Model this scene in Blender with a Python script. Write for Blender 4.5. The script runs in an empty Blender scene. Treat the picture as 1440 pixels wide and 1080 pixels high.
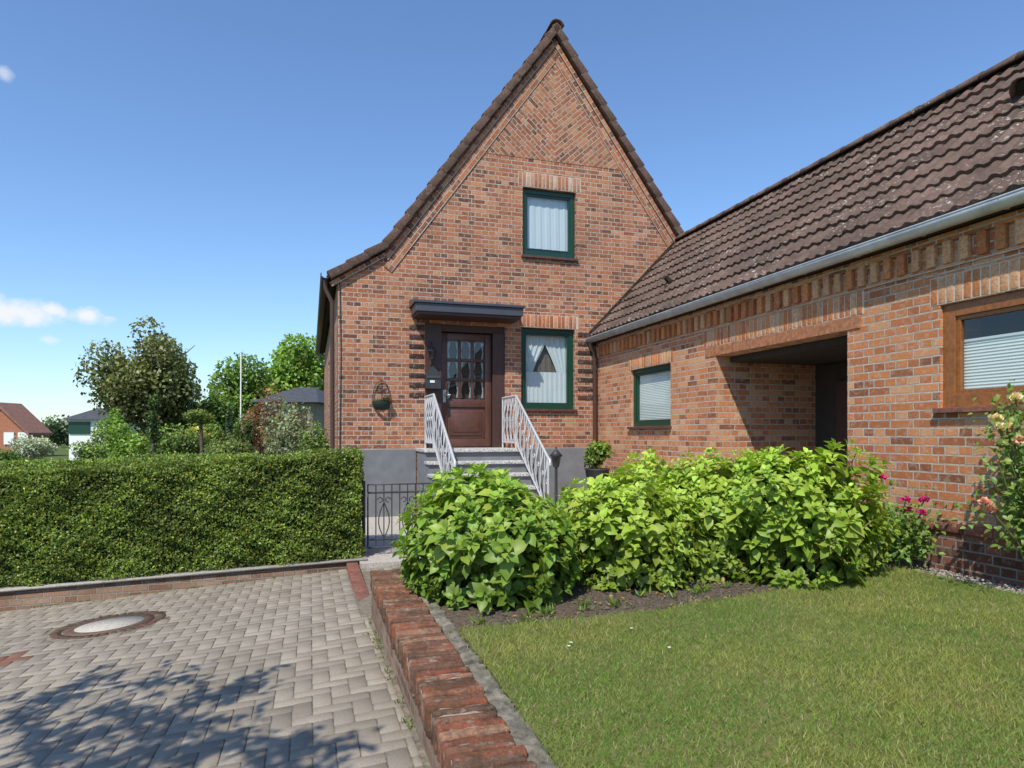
import bpy, math, random
import numpy as np
from mathutils import Vector, Matrix
random.seed(7); rng=np.random.default_rng(7)
S=bpy.context.scene
TH=math.atan(284/930); CT,ST=math.cos(TH),math.sin(TH)
DX,DY=-.811,11.6
EYE=1.65
def H(u,v,z=0): return (DX+CT*u-ST*v, DY+ST*u+CT*v, z)
def PX(px,Y): return (px-720)/930*Y
def PZ(py,Y): return EYE-(py-610)/930*Y
def drive_z(x,y): return .362+.078*x-.0202*y
# ------------------------------------------------------------ materials
def newmat(name):
    m=bpy.data.materials.new(name); m.use_nodes=True
    nt=m.node_tree; b=nt.nodes['Principled BSDF']; return m,nt,b
def N(nt,t,**k):
    n=nt.nodes.new(t)
    for a,v in k.items(): setattr(n,a,v)
    return n
def L(nt,a,b): nt.links.new(a,b)
def ramp(nt,stops,interp='LINEAR'):
    r=N(nt,'ShaderNodeValToRGB'); r.color_ramp.interpolation=interp
    e=r.color_ramp.elements
    while len(e)<len(stops): e.new(.5)
    for i,(p,c) in enumerate(stops):
        e[i].position=p; e[i].color=(*c,1)
    return r
def mixc(nt,fac,a,b,mode='MIX'):
    m=N(nt,'ShaderNodeMix',data_type='RGBA',blend_type=mode)
    for sock,val in ((m.inputs[0],fac),(m.inputs[6],a),(m.inputs[7],b)):
        if hasattr(val,'links'): L(nt,val,sock)
        elif isinstance(val,(int,float)): sock.default_value=val
        else: sock.default_value=(*val,1)
    return m.outputs[2]
def noise(nt,scale,detail=4,rough=.55,vec=None):
    n=N(nt,'ShaderNodeTexNoise'); n.inputs['Scale'].default_value=scale
    n.inputs['Detail'].default_value=detail; n.inputs['Roughness'].default_value=rough
    if vec is not None: L(nt,vec,n.inputs['Vector'])
    return n
def maprange(nt,val,a,b,c=0,d=1):
    m=N(nt,'ShaderNodeMapRange'); L(nt,val,m.inputs[0])
    for i,x in enumerate((a,b,c,d)): m.inputs[i+1].default_value=x
    return m.outputs[0]
def math_(nt,op,a,b=0):
    m=N(nt,'ShaderNodeMath',operation=op)
    for s,v in ((m.inputs[0],a),(m.inputs[1],b)):
        if hasattr(v,'links'): L(nt,v,s)
        else: s.default_value=v
    return m.outputs[0]
def bump(nt,b,h,strength=.5,dist=.01):
    bp=N(nt,'ShaderNodeBump'); bp.inputs['Strength'].default_value=strength
    bp.inputs['Distance'].default_value=dist; L(nt,h,bp.inputs['Height']); L(nt,bp.outputs[0],b.inputs['Normal'])
BR=[(0,(.11,.045,.03)),(.14,(.23,.078,.042)),(.35,(.35,.112,.052)),(.6,(.44,.146,.066)),(.82,(.49,.18,.08)),(1,(.56,.27,.145))]
BRO=[(0,(.22,.08,.042)),(.14,(.40,.13,.052)),(.38,(.56,.19,.07)),(.7,(.63,.24,.09)),(1,(.67,.36,.19))]
BRD=[(0,(.07,.03,.025)),(.3,(.15,.055,.035)),(.7,(.24,.085,.055)),(1,(.34,.13,.08))]
def brick_mat(name,stops,mortar=(.56,.47,.37),bw=.245,rh=.077,ms=.0085,squash=.5,distort=.016,bs=1.,stain=.35):
    m,nt,b=newmat(name)
    tc=N(nt,'ShaderNodeTexCoord')
    nz=noise(nt,11,4,.65,tc.outputs['UV'])
    sub=N(nt,'ShaderNodeVectorMath',operation='SUBTRACT'); L(nt,nz.outputs['Color'],sub.inputs[0]); sub.inputs[1].default_value=(.5,.5,.5)
    sc=N(nt,'ShaderNodeVectorMath',operation='SCALE'); L(nt,sub.outputs[0],sc.inputs[0]); sc.inputs['Scale'].default_value=distort
    ad=N(nt,'ShaderNodeVectorMath',operation='ADD'); L(nt,tc.outputs['UV'],ad.inputs[0]); L(nt,sc.outputs[0],ad.inputs[1])
    br=N(nt,'ShaderNodeTexBrick'); L(nt,ad.outputs[0],br.inputs['Vector'])
    br.offset=.5; br.squash=squash; br.squash_frequency=2
    for k,v in (('Color1',(0,0,0,1)),('Color2',(1,1,1,1)),('Mortar',(0,0,0,1))): br.inputs[k].default_value=v
    for k,v in (('Scale',1),('Mortar Size',ms),('Mortar Smooth',.25),('Bias',0),('Brick Width',bw),('Row Height',rh)): br.inputs[k].default_value=v
    rp=ramp(nt,stops); L(nt,br.outputs['Color'],rp.inputs[0])
    n2=noise(nt,60,5,.7,tc.outputs['UV']); n3=noise(nt,.8,6,.65,tc.outputs['UV']); n4=noise(nt,17,5,.65,tc.outputs['UV']); n6=noise(nt,2.3,6,.7,tc.outputs['UV'])
    c=mixc(nt,maprange(nt,n2.outputs[0],.38,.72,0,.45),rp.outputs[0],(.17,.07,.04),'MIX')
    c=mixc(nt,maprange(nt,n4.outputs[0],.50,.70,0,.45),c,mortar)
    mort=mixc(nt,maprange(nt,n4.outputs[0],.3,.7),mortar,tuple(x*.55 for x in mortar))
    c=mixc(nt,br.outputs['Fac'],c,mort)
    c=mixc(nt,maprange(nt,n3.outputs[0],.42,.72,0,stain),c,(.14,.08,.05))
    c=mixc(nt,maprange(nt,n6.outputs[0],.60,.72,0,.22),c,(.62,.54,.45))
    L(nt,c,b.inputs['Base Color']); b.inputs['Roughness'].default_value=.88; b.inputs['Specular IOR Level'].default_value=.25
    h=math_(nt,'SUBTRACT',math_(nt,'MULTIPLY',n2.outputs[0],.4),br.outputs['Fac'])
    bump(nt,b,h,bs,.014)
    return m
M_brick=brick_mat('brick_red',BR,(.60,.51,.41),stain=.38)
M_wing=brick_mat('brick_orange',BRO,(.62,.53,.43),stain=.2)
M_dark=brick_mat('brick_clinker',BRD,(.36,.31,.27))
M_low=brick_mat('brick_weathered',[(0,(.15,.075,.045)),(.5,(.27,.16,.10)),(1,(.34,.24,.17))],(.34,.30,.25),rh=.07,stain=.6)
def unit_brick_mat(name,mort=(.5,.44,.37),wear=.0,moss=0):
    m,nt,b=newmat(name)
    at=N(nt,'ShaderNodeAttribute',attribute_name='Col'); tc=N(nt,'ShaderNodeTexCoord')
    n=noise(nt,40,6,.7,tc.outputs['Object']); n2=noise(nt,15,7,.75,tc.outputs['Object']); n5=noise(nt,150,3,.6,tc.outputs['Object'])
    c=mixc(nt,maprange(nt,n.outputs[0],.42,.72,0,.6),at.outputs['Color'],(.1,.05,.035))
    c=mixc(nt,maprange(nt,n2.outputs[0],.53,.66,0,.45+wear),c,mort)
    if moss:
        n6=noise(nt,5,7,.75,tc.outputs['Object']); c=mixc(nt,maprange(nt,n6.outputs[0],.46,.62,0,moss),c,(.06,.048,.03))
    L(nt,c,b.inputs['Base Color']); b.inputs['Roughness'].default_value=.9; b.inputs['Specular IOR Level'].default_value=.2
    bump(nt,b,math_(nt,'ADD',n.outputs[0],math_(nt,'MULTIPLY',n5.outputs[0],.4)),.9,.012+wear*.02)
    return m
M_ub=unit_brick_mat('brick_unit'); M_cap=unit_brick_mat('brick_worn',(.38,.32,.25),.25,.7)
M_pav,nt,b=newmat('concrete_paver')
at=N(nt,'ShaderNodeAttribute',attribute_name='Col'); tc=N(nt,'ShaderNodeTexCoord')
n=noise(nt,90,5,.7,tc.outputs['Object']); n2=noise(nt,.9,7,.7,tc.outputs['Object']); n3=noise(nt,7,6,.7,tc.outputs['Object'])
c=mixc(nt,maprange(nt,n.outputs[0],.35,.7,0,.5),at.outputs['Color'],(.16,.135,.105))
c=mixc(nt,maprange(nt,n2.outputs[0],.42,.66,0,.4),c,(.18,.15,.11)); c=mixc(nt,maprange(nt,n3.outputs[0],.55,.70,0,.35),c,(.15,.125,.09))
L(nt,c,b.inputs['Base Color']); b.inputs['Roughness'].default_value=.95; b.inputs['Specular IOR Level'].default_value=.15; bump(nt,b,n.outputs[0],.6,.005)
def plain(name,col,rough=.6,metal=0,nsc=20,var=.25,bmp=.15,spec=.5):
    m,nt,b=newmat(name); tc=N(nt,'ShaderNodeTexCoord')
    n=noise(nt,nsc,5,.6,tc.outputs['Object'])
    c=mixc(nt,maprange(nt,n.outputs[0],.3,.7,0,1),tuple(x*(1-var) for x in col),tuple(min(1,x*(1+var)) for x in col))
    L(nt,c,b.inputs['Base Color']); b.inputs['Roughness'].default_value=rough; b.inputs['Metallic'].default_value=metal
    b.inputs['Specular IOR Level'].default_value=spec
    if bmp: bump(nt,b,n.outputs[0],bmp,.004)
    return m
M_green=plain('green_frame_paint',(.008,.045,.026),.35,var=.1,bmp=.03)
M_brown=plain('brown_paint',(.10,.04,.027),.4,nsc=12,var=.2,bmp=.05)
M_brown2=plain('brown_panel',(.055,.026,.02),.5,var=.2,bmp=.05)
M_wood=plain('wood_frame',(.25,.09,.022),.4,nsc=30,var=.3,bmp=.1)
M_beam=plain('timber_beam',(.34,.14,.065),.75,nsc=18,var=.45,bmp=.5)
M_zinc=plain('zinc',(.5,.53,.55),.5,.4,nsc=6,var=.2,bmp=.03)
M_gut=plain('brown_gutter',(.08,.045,.036),.45,var=.15,bmp=.03)
M_plinth=plain('grey_plinth',(.17,.175,.185),.8,nsc=5,var=.15,bmp=.3)
M_anth=plain('anthracite_metal',(.055,.06,.075),.45,nsc=4,var=.12,bmp=.05)
M_iron=plain('painted_iron',(.52,.52,.53),.45,.2,nsc=60,var=.12,bmp=.1)
M_black=plain('black_iron',(.045,.045,.048),.5,.2,bmp=.1)
M_sill=plain('sill_tile',(.10,.045,.035),.4,nsc=12,var=.3)
M_white=plain('white_paint',(.75,.75,.73),.6,var=.05,bmp=.05)
M_dk=plain('dark_interior',(.05,.036,.028),.9,bmp=0)
M_mort=plain('mortar',(.27,.24,.19),.95,nsc=30,var=.45,bmp=.9)
M_mortl=plain('mortar_light',(.5,.43,.35),.95,nsc=35,var=.2,bmp=.5)
M_sand=plain('joint_sand',(.17,.145,.105),1,nsc=20,var=.5,bmp=.8)
M_conc=plain('concrete',(.42,.385,.33),.9,nsc=60,var=.35,bmp=.5)
M_path=plain('gravel_path',(.40,.365,.32),.95,nsc=45,var=.4,bmp=.9)
M_soil=plain('soil',(.095,.068,.046),1,nsc=28,var=.6,bmp=1)
M_strip=plain('mossy_concrete_edge',(.17,.15,.115),.95,nsc=16,var=.65,bmp=1)
M_rust=plain('red_edging',(.20,.08,.055),.85,nsc=25,var=.45,bmp=.4)
M_iron2=plain('cast_iron_brown',(.13,.08,.06),.7,.2,nsc=40,var=.4,bmp=.3)
M_bark=plain('bark',(.09,.07,.05),.95,nsc=14,var=.45,bmp=.8)
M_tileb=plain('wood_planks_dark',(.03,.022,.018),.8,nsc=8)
M_gran,nt,b=newmat('speckled_granite')
tc=N(nt,'ShaderNodeTexCoord'); v=N(nt,'ShaderNodeTexVoronoi'); v.inputs['Scale'].default_value=95; L(nt,tc.outputs['Object'],v.inputs['Vector'])
r=ramp(nt,[(0,(.12,.12,.12)),(.35,(.36,.35,.34)),(.7,(.58,.56,.53)),(1,(.72,.70,.66))]); sp=N(nt,'ShaderNodeSeparateColor'); L(nt,v.outputs['Color'],sp.inputs[0]); L(nt,sp.outputs[0],r.inputs[0]); L(nt,r.outputs[0],b.inputs['Base Color']); b.inputs['Roughness'].default_value=.6
def roofmat(name,col,lichen=.5):
    m,nt,b=newmat(name); tc=N(nt,'ShaderNodeTexCoord')
    n1=noise(nt,3,6,.65,tc.outputs['Object']); n2=noise(nt,26,6,.7,tc.outputs['Object']); n3=noise(nt,1.6,4,.6,tc.outputs['Object']); n4=noise(nt,10,6,.75,tc.outputs['Object']); n7=noise(nt,.9,5,.65,tc.outputs['Object'])
    at=N(nt,'ShaderNodeAttribute',attribute_name='Col')
    c=mixc(nt,maprange(nt,n1.outputs[0],.3,.7),tuple(x*.7 for x in col),tuple(x*1.3 for x in col))
    c=mixc(nt,.9,c,at.outputs['Color'],'MULTIPLY')
    c=mixc(nt,maprange(nt,n2.outputs[0],.42,.75,0,.5),c,(.20,.16,.13))
    c=mixc(nt,maprange(nt,n4.outputs[0],.50,.66,0,.6),c,(.05,.037,.028))
    c=mixc(nt,maprange(nt,n7.outputs[0],.48,.66,0,.45),c,(.055,.042,.032))
    lf=math_(nt,'MULTIPLY',maprange(nt,n2.outputs[0],.58,.64),maprange(nt,n3.outputs[0],.46,.60))
    c=mixc(nt,math_(nt,'MULTIPLY',lf,lichen),c,(.5,.47,.4))
    L(nt,c,b.inputs['Base Color']); b.inputs['Roughness'].default_value=.9; b.inputs['Specular IOR Level'].default_value=.2
    bump(nt,b,n2.outputs[0],.5,.006); return m
M_roof=roofmat('roof_tile_brown',(.125,.078,.062),.9); M_roof2=roofmat('roof_tile_dark',(.11,.062,.048),.3)
def leafmat(name,trans=.3,rough=.45,spec=.4):
    m,nt,b=newmat(name); at=N(nt,'ShaderNodeAttribute',attribute_name='Col')
    L(nt,at.outputs['Color'],b.inputs['Base Color']); b.inputs['Roughness'].default_value=rough; b.inputs['Specular IOR Level'].default_value=spec
    t=N(nt,'ShaderNodeBsdfTranslucent'); c=mixc(nt,1.0,at.outputs['Color'],(1.4,1.4,.7),'MULTIPLY'); L(nt,c,t.inputs[0])
    mx=N(nt,'ShaderNodeMixShader'); mx.inputs[0].default_value=trans
    L(nt,b.outputs[0],mx.inputs[1]); L(nt,t.outputs[0],mx.inputs[2]); L(nt,mx.outputs[0],nt.nodes['Material Output'].inputs[0]); return m
M_leaf=leafmat('leaf'); M_grass=leafmat('grass_blade',.35,.6,.2); M_petal=leafmat('petal',.2,.6,.2)
M_stone,nt,b=newmat('pebble'); at=N(nt,'ShaderNodeAttribute',attribute_name='Col'); L(nt,at.outputs['Color'],b.inputs['Base Color']); b.inputs['Roughness'].default_value=.85
def glassmat():
    m=bpy.data.materials.new('window_glass'); m.use_nodes=True; nt=m.node_tree; nt.nodes.clear()
    o=N(nt,'ShaderNodeOutputMaterial'); t=N(nt,'ShaderNodeBsdfTransparent'); t.inputs[0].default_value=(.88,.93,.93,1)
    g=N(nt,'ShaderNodeBsdfGlossy'); g.inputs['Roughness'].default_value=.01
    f=N(nt,'ShaderNodeLayerWeight'); f.inputs[0].default_value=.5
    fc=math_(nt,'ADD',math_(nt,'MULTIPLY',math_(nt,'POWER',f.outputs['Facing'],3.5),.75),.08)
    mx=N(nt,'ShaderNodeMixShader'); L(nt,fc,mx.inputs[0]); L(nt,t.outputs[0],mx.inputs[1]); L(nt,g.outputs[0],mx.inputs[2]); L(nt,mx.outputs[0],o.inputs[0]); return m
M_glass=glassmat()
M_curt,nt,b=newmat('sheer_curtain'); b.inputs['Base Color'].default_value=(.60,.65,.68,1); b.inputs['Roughness'].default_value=.9
tc=N(nt,'ShaderNodeTexCoord'); w=noise(nt,30,3,.5,tc.outputs['Object']); bump(nt,b,w.outputs[0],.2,.01)
M_blind,nt,b=newmat('pleated_blind'); tc=N(nt,'ShaderNodeTexCoord'); wv=N(nt,'ShaderNodeTexWave',bands_direction='Z'); wv.inputs['Scale'].default_value=12; L(nt,tc.outputs['Object'],wv.inputs['Vector'])
c=mixc(nt,wv.outputs[0],(.68,.70,.66),(.84,.85,.81)); L(nt,c,b.inputs['Base Color']); bump(nt,b,wv.outputs[0],.4,.015)
def groundmat(name,c1,c2,c3,s=1.):
    m,nt,b=newmat(name); tc=N(nt,'ShaderNodeTexCoord'); n=noise(nt,1.3*s,6,.6,tc.outputs['Object']); n2=noise(nt,30*s,5,.7,tc.outputs['Object'])
    c=mixc(nt,maprange(nt,n.outputs[0],.35,.65),c1,c2); c=mixc(nt,maprange(nt,n2.outputs[0],.4,.7,0,.6),c,c3)
    L(nt,c,b.inputs['Base Color']); b.inputs['Roughness'].default_value=1; b.inputs['Specular IOR Level'].default_value=.1; bump(nt,b,n2.outputs[0],.8,.02); return m
M_lawn=groundmat('lawn_base',(.14,.16,.045),(.20,.18,.07),(.08,.08,.03),1)
M_field=groundmat('ground_grass',(.09,.13,.035),(.12,.15,.05),(.06,.08,.025),.1)
# ------------------------------------------------------------ mesh helpers
def link(o,parent=None):
    S.collection.objects.link(o)
    if parent is not None: o.parent=parent
    return o
def empty(name,loc=(0,0,0),rz=0):
    o=bpy.data.objects.new(name,None); o.location=loc; o.rotation_euler=(0,0,rz); o.empty_display_size=.3; return link(o)
def npmesh(name,V,F,k,mat,parent=None,cols=None,smooth=False):
    me=bpy.data.meshes.new(name); V=np.asarray(V,dtype=np.float32).reshape(-1,3); F=np.asarray(F,dtype=np.int32).reshape(-1,k)
    me.vertices.add(len(V)); me.vertices.foreach_set('co',V.ravel())
    me.loops.add(F.size); me.loops.foreach_set('vertex_index',F.ravel())
    me.polygons.add(len(F)); me.polygons.foreach_set('loop_start',np.arange(0,F.size,k,dtype=np.int32))
    me.polygons.foreach_set('loop_total',np.full(len(F),k,dtype=np.int32))
    if smooth: me.polygons.foreach_set('use_smooth',np.ones(len(F),dtype=bool))
    me.update(calc_edges=True)
    if cols is not None:
        a=me.color_attributes.new('Col','FLOAT_COLOR','POINT')
        c=np.ones((len(V),4),dtype=np.float32); c[:,:3]=cols; a.data.foreach_set('color',c.ravel())
    me.materials.append(mat); return link(bpy.data.objects.new(name,me),parent)
def boxuv(o,rot=False,off=(0,0),ang=0):
    me=o.data; uv=me.uv_layers.new(name='UVMap') if not me.uv_layers else me.uv_layers[0]
    ca,sa=math.cos(ang),math.sin(ang)
    for p in me.polygons:
        n=p.normal; ax=max(range(3),key=lambda i:abs(n[i]))
        for li in p.loop_indices:
            c=me.vertices[me.loops[li].vertex_index].co
            q=(c.y,c.z) if ax==0 else ((c.x,c.z) if ax==1 else (c.x,c.y))
            if rot: q=(q[1],q[0])
            q=(q[0]*ca-q[1]*sa+off[0]+7,q[0]*sa+q[1]*ca+off[1]+7)
            uv.data[li].uv=q
BF=[(0,3,2,1),(4,5,6,7),(0,1,5,4),(1,2,6,5),(2,3,7,6),(3,0,4,7)]
def box(name,a,b,mat,parent=None,bevel=0,rot=False,off=(0,0)):
    x0,y0,z0=[min(p,q) for p,q in zip(a,b)]; x1,y1,z1=[max(p,q) for p,q in zip(a,b)]
    me=bpy.data.meshes.new(name)
    me.from_pydata([(x0,y0,z0),(x1,y0,z0),(x1,y1,z0),(x0,y1,z0),(x0,y0,z1),(x1,y0,z1),(x1,y1,z1),(x0,y1,z1)],[],BF)
    me.materials.append(mat); o=link(bpy.data.objects.new(name,me),parent); boxuv(o,rot,off)
    if bevel:
        m=o.modifiers.new('b','BEVEL'); m.width=bevel; m.segments=2
    return o
def prism(name,poly,z0,z1,mat,parent=None):
    n=len(poly); V=[(x,y,z0) for x,y in poly]+[(x,y,z1) for x,y in poly]
    F=[tuple(range(n-1,-1,-1)),tuple(range(n,2*n))]+[(i,(i+1)%n,n+(i+1)%n,n+i) for i in range(n)]
    me=bpy.data.meshes.new(name); me.from_pydata(V,[],F); me.materials.append(mat); o=link(bpy.data.objects.new(name,me),parent); boxuv(o); return o
def prismY(name,poly,y0,y1,mat,parent=None,ang=0,uv=True):
    n=len(poly); V=[(x,y0,z) for x,z in poly]+[(x,y1,z) for x,z in poly]
    F=[tuple(range(n)),tuple(range(2*n-1,n-1,-1))]+[(i,n+i,n+(i+1)%n,(i+1)%n) for i in range(n)]
    me=bpy.data.meshes.new(name); me.from_pydata(V,[],F); me.materials.append(mat); o=link(bpy.data.objects.new(name,me),parent)
    if uv: boxuv(o,ang=ang)
    return o
def multibox(name,items,mat,parent=None,bevel=0,stops=None,jit=0,zf=None):
    V=[];F=[];C=[]
    for it in items:
        a,b=it[0],it[1]; col=it[2] if len(it)>2 else None
        if col is None and stops is not None:
            t=random.random(); col=stops[min(len(stops)-1,int(t*len(stops)))][1]; f=random.uniform(.85,1.15); col=tuple(c*f for c in col)
        if col is None: col=(1,1,1)
        k=len(V); j=(lambda: random.uniform(-jit,jit)) if jit else (lambda:0)
        x0,y0,z0=[min(p,q) for p,q in zip(a,b)]; x1,y1,z1=[max(p,q) for p,q in zip(a,b)]
        for p in [(x0,y0,z0),(x1,y0,z0),(x1,y1,z0),(x0,y1,z0),(x0,y0,z1),(x1,y0,z1),(x1,y1,z1),(x0,y1,z1)]:
            V.append((p[0]+j(),p[1]+j()*.5,p[2]+j())); C.append(col)
        F+= [tuple(k+i for i in f) for f in BF]
    o=npmesh(name,V,F,4,mat,parent,np.array(C)); boxuv(o)
    if bevel:
        m=o.modifiers.new('b','BEVEL'); m.width=bevel; m.segments=2
    return o
def tube(name,splines,r,mat,parent=None,cyclic=False,res=6,radii=None):
    cu=bpy.data.curves.new(name,'CURVE'); cu.dimensions='3D'; cu.bevel_depth=r; cu.bevel_resolution=2 if res<8 else 4; cu.use_fill_caps=True
    for si,pts in enumerate(splines):
        sp=cu.splines.new('POLY'); sp.points.add(len(pts)-1)
        for i,p in enumerate(pts):
            sp.points[i].co=(*p,1)
            if radii: sp.points[i].radius=radii[si][i]
    cu.materials.append(mat); return link(bpy.data.objects.new(name,cu),parent)
def rv(n): 
    a=rng.normal(size=(n,3)); return a/np.linalg.norm(a,axis=1,keepdims=True)
def nrm(a): return a/(np.linalg.norm(a,axis=1,keepdims=True)+1e-9)
def leaves(name,P,D,Nn,Ln,Wd,C,mat=M_leaf,parent=None,shape='q'):
    D=nrm(D); Sd=nrm(np.cross(D,Nn)); Nn=np.cross(Sd,D); n=len(P)
    if shape=='q':
        T=np.array([(0,0,0),(.45,-.5,.06),(1,0,0),(.45,.5,.06)]); FF=np.array([(0,1,2,3)]);k=4
    elif shape=='t':
        T=np.array([(0,-.5,0),(0,.5,0),(1,0,0)]); FF=np.array([(0,1,2)]);k=3
    else:
        T=np.array([(0,0,0),(.28,-.42,.10),(.62,-.40,.08),(1,0,-.16),(.62,.40,.08),(.28,.42,.10),(.3,0,0),(.66,0,-.02)])
        FF=np.array([(0,1,6),(0,6,5),(6,1,2),(6,2,7),(6,7,4),(6,4,5),(7,2,3),(7,3,4)]);k=3
    m=len(T)
    V=P[:,None,:]+T[None,:,0,None]*Ln[:,None,None]*D[:,None,:]+T[None,:,1,None]*Wd[:,None,None]*Sd[:,None,:]+T[None,:,2,None]*Ln[:,None,None]*Nn[:,None,:]
    F=(FF[None]+ (np.arange(n)*m)[:,None,None]).reshape(-1,k)
    return npmesh(name,V.reshape(-1,3),F,k,mat,parent,np.repeat(C,m,axis=0))
def pcol(n,base,var=.3,yel=.2):
    f=1+rng.uniform(-var,var,(n,1)); c=np.array(base)[None]*f; y=rng.uniform(-yel,yel,(n,1)); c=c*np.concatenate([1+y,np.ones((n,1)),1-y*.5],1); return np.clip(c,0,1)
# ------------------------------------------------------------ camera, light, world
cam=bpy.data.cameras.new('camera'); co=link(bpy.data.objects.new('camera',cam)); S.camera=co
cam.lens=23.25; cam.sensor_width=36; cam.shift_y=.0486; cam.clip_end=3000; cam.clip_start=.05
co.location=(0,0,EYE); co.rotation_euler=(math.pi/2,0,0)
sd=Vector((.40*CT-.50*ST,.40*ST+.50*CT,-.82)).normalized()
sl=bpy.data.lights.new('sun','SUN'); sl.energy=5.0; sl.angle=math.radians(.5); sl.color=(1,.945,.83)
so=link(bpy.data.objects.new('sun',sl)); so.rotation_euler=sd.to_track_quat('-Z','Y').to_euler(); so.location=(-5,-8,20)
S.view_settings.view_transform='Standard'; S.view_settings.look='None'; S.view_settings.exposure=0
W=bpy.data.worlds.new('World'); S.world=W; W.use_nodes=True; nt=W.node_tree; bg=nt.nodes['Background']
sky=N(nt,'ShaderNodeTexSky',sky_type='NISHITA'); sky.sun_disc=False; sky.sun_elevation=math.asin(-sd.z); sky.sun_rotation=math.atan2(-sd.x,-sd.y)
sky.air_density=1.1; sky.dust_density=.3; sky.ozone_density=2.3; sky.altitude=0
tc=N(nt,'ShaderNodeTexCoord'); sx=N(nt,'ShaderNodeSeparateXYZ'); L(nt,tc.outputs['Generated'],sx.inputs[0])
nz=noise(nt,14,8,.62,tc.outputs['Generated']); nzb=noise(nt,50,5,.6,tc.outputs['Generated'])
tot=None
for (px,py,w_,h_) in [(28,438,50,20),(75,436,24,11),(122,444,30,14),(-40,432,60,22),(6,102,13,10),(68,478,14,6),(150,447,14,5)]:
    d=Vector(((px-720)/930,1,(610-py)/930)); l=d.length; d/=l
    ax=math_(nt,'DIVIDE',math_(nt,'SUBTRACT',sx.outputs[0],d.x),w_/930/l/l); az=math_(nt,'DIVIDE',math_(nt,'SUBTRACT',sx.outputs[2],d.z),h_/930/l)
    yy=math_(nt,'GREATER_THAN',sx.outputs[1],0)
    rr=math_(nt,'SQRT',math_(nt,'ADD',math_(nt,'MULTIPLY',ax,ax),math_(nt,'MULTIPLY',az,az)))
    vv=math_(nt,'SUBTRACT',math_(nt,'ADD',1.05,math_(nt,'ADD',math_(nt,'MULTIPLY',math_(nt,'SUBTRACT',nz.outputs[0],.5),2.4),math_(nt,'MULTIPLY',math_(nt,'SUBTRACT',nzb.outputs[0],.5),1.6))),rr)
    vv=math_(nt,'MULTIPLY',maprange(nt,vv,0,.9,0,.95 if w_>20 else .5),yy)
    tot=vv if tot is None else math_(nt,'MAXIMUM',tot,vv)
skc=mixc(nt,1.0,sky.outputs[0],(.90,1.07,1.27),'MULTIPLY')
c=mixc(nt,tot,skc,(6.2,6.3,6.5))
L(nt,c,bg.inputs[0]); bg.inputs[1].default_value=.15
# ------------------------------------------------------------ ground
g=box('ground',(-1500,-300,-1.2),(1500,2500,-.45),M_field)
def hq(name,uv4,zf,mat,thick=.6):
    V=[];n=len(uv4)
    for u,v in uv4:
        x,y,_=H(u,v); V.append((x,y,zf(x,y)))
    V+=[(x,y,z-thick) for x,y,z in V]
    F=[tuple(range(n)),tuple(range(2*n-1,n-1,-1))]+[(i,n+i,n+(i+1)%n,(i+1)%n) for i in range(n)]
    me=bpy.data.meshes.new(name); me.from_pydata(V,[],F); me.materials.append(mat); o=link(bpy.data.objects.new(name,me))
    uvl=me.uv_layers.new(name='UVMap'); hu=uv4+uv4
    for p in me.polygons:
        for li in p.loop_indices:
            i=me.loops[li].vertex_index; uvl.data[li].uv=(hu[i][0]+40,hu[i][1]+40)
    return o
drv=hq('driveway',[(-16,-22),(-1.0,-22),(-1.0,-3.2),(-16,-3.2)],lambda x,y:drive_z(x,y)-.006,M_sand)
MHX,MHY=-3.55,5.84
V=[];F=[];C=[];cs=.1
pc=np.array([(.335,.295,.24),(.31,.27,.22),(.355,.31,.25),(.285,.25,.205),(.33,.285,.23)])
for i in range(-150,-11):
    for j in range(-200,-32):
        k=(i-j)%4
        if k==0: u0,v0,u1,v1=i*cs,j*cs,(i+2)*cs,(j+1)*cs
        elif k==3: u0,v0,u1,v1=i*cs,j*cs,(i+1)*cs,(j+2)*cs
        else: continue
        vc=(v0+v1)/2
        umax=-2.16 if vc<-5.85 else (-2.21 if vc<-3.6 else -1.2)
        if u0>umax-.02 or v0>-3.29: continue
        u1=min(u1,umax); v1=min(v1,-3.27)
        x,y,_=H((u0+u1)/2,vc)
        if math.hypot(x-MHX,y-MHY)<.47: continue
        g_=.0024; c_=pc[random.randrange(5)]*random.uniform(.88,1.1)
        if math.hypot(x+3.85,(y-4.9)*1.2)<.2: c_=np.array((.25,.11,.075))*random.uniform(.8,1.1)
        dz_=random.uniform(-.0018,.0018); tx_,ty_=random.uniform(-.006,.006),random.uniform(-.006,.006)
        b_=len(V); ch=.004
        for (ins,zz) in ((0,-.03),(0,-ch),(ch,0)):
            for (a,bb) in ((u0+g_+ins,v0+g_+ins),(u1-g_-ins,v0+g_+ins),(u1-g_-ins,v1-g_-ins),(u0+g_+ins,v1-g_-ins)):
                X_,Y_,_=H(a,bb); V.append((X_,Y_,drive_z(X_,Y_)+zz+dz_+(a-u0)*tx_+(bb-v0)*ty_)); C.append(c_)
        for t in (0,4):
            for q in range(4): F.append((b_+t+q,b_+t+(q+1)%4,b_+t+4+(q+1)%4,b_+t+4+q))
        F.append((b_+8,b_+9,b_+10,b_+11))
npmesh('pavers',V,F,4,M_pav,drv,np.array(C))
def vof(x,y): return -(x-DX)*ST+(y-DY)*CT
hq('garden_path',[(-2.05,-3.42),(2.6,-3.42),(2.6,.3),(-2.05,.3)],lambda x,y:.25+.035*vof(x,y),M_path)
hq('garden_path',[(-1.19,-6.0),(2.6,-6.0),(2.6,-3.43),(-1.19,-3.43)],lambda x,y:.16,M_path)
hq('back_garden_lawn',[(-16,-3.18),(-2.06,-3.18),(-2.06,14),(-16,14)],lambda x,y:.02,M_field)
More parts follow.
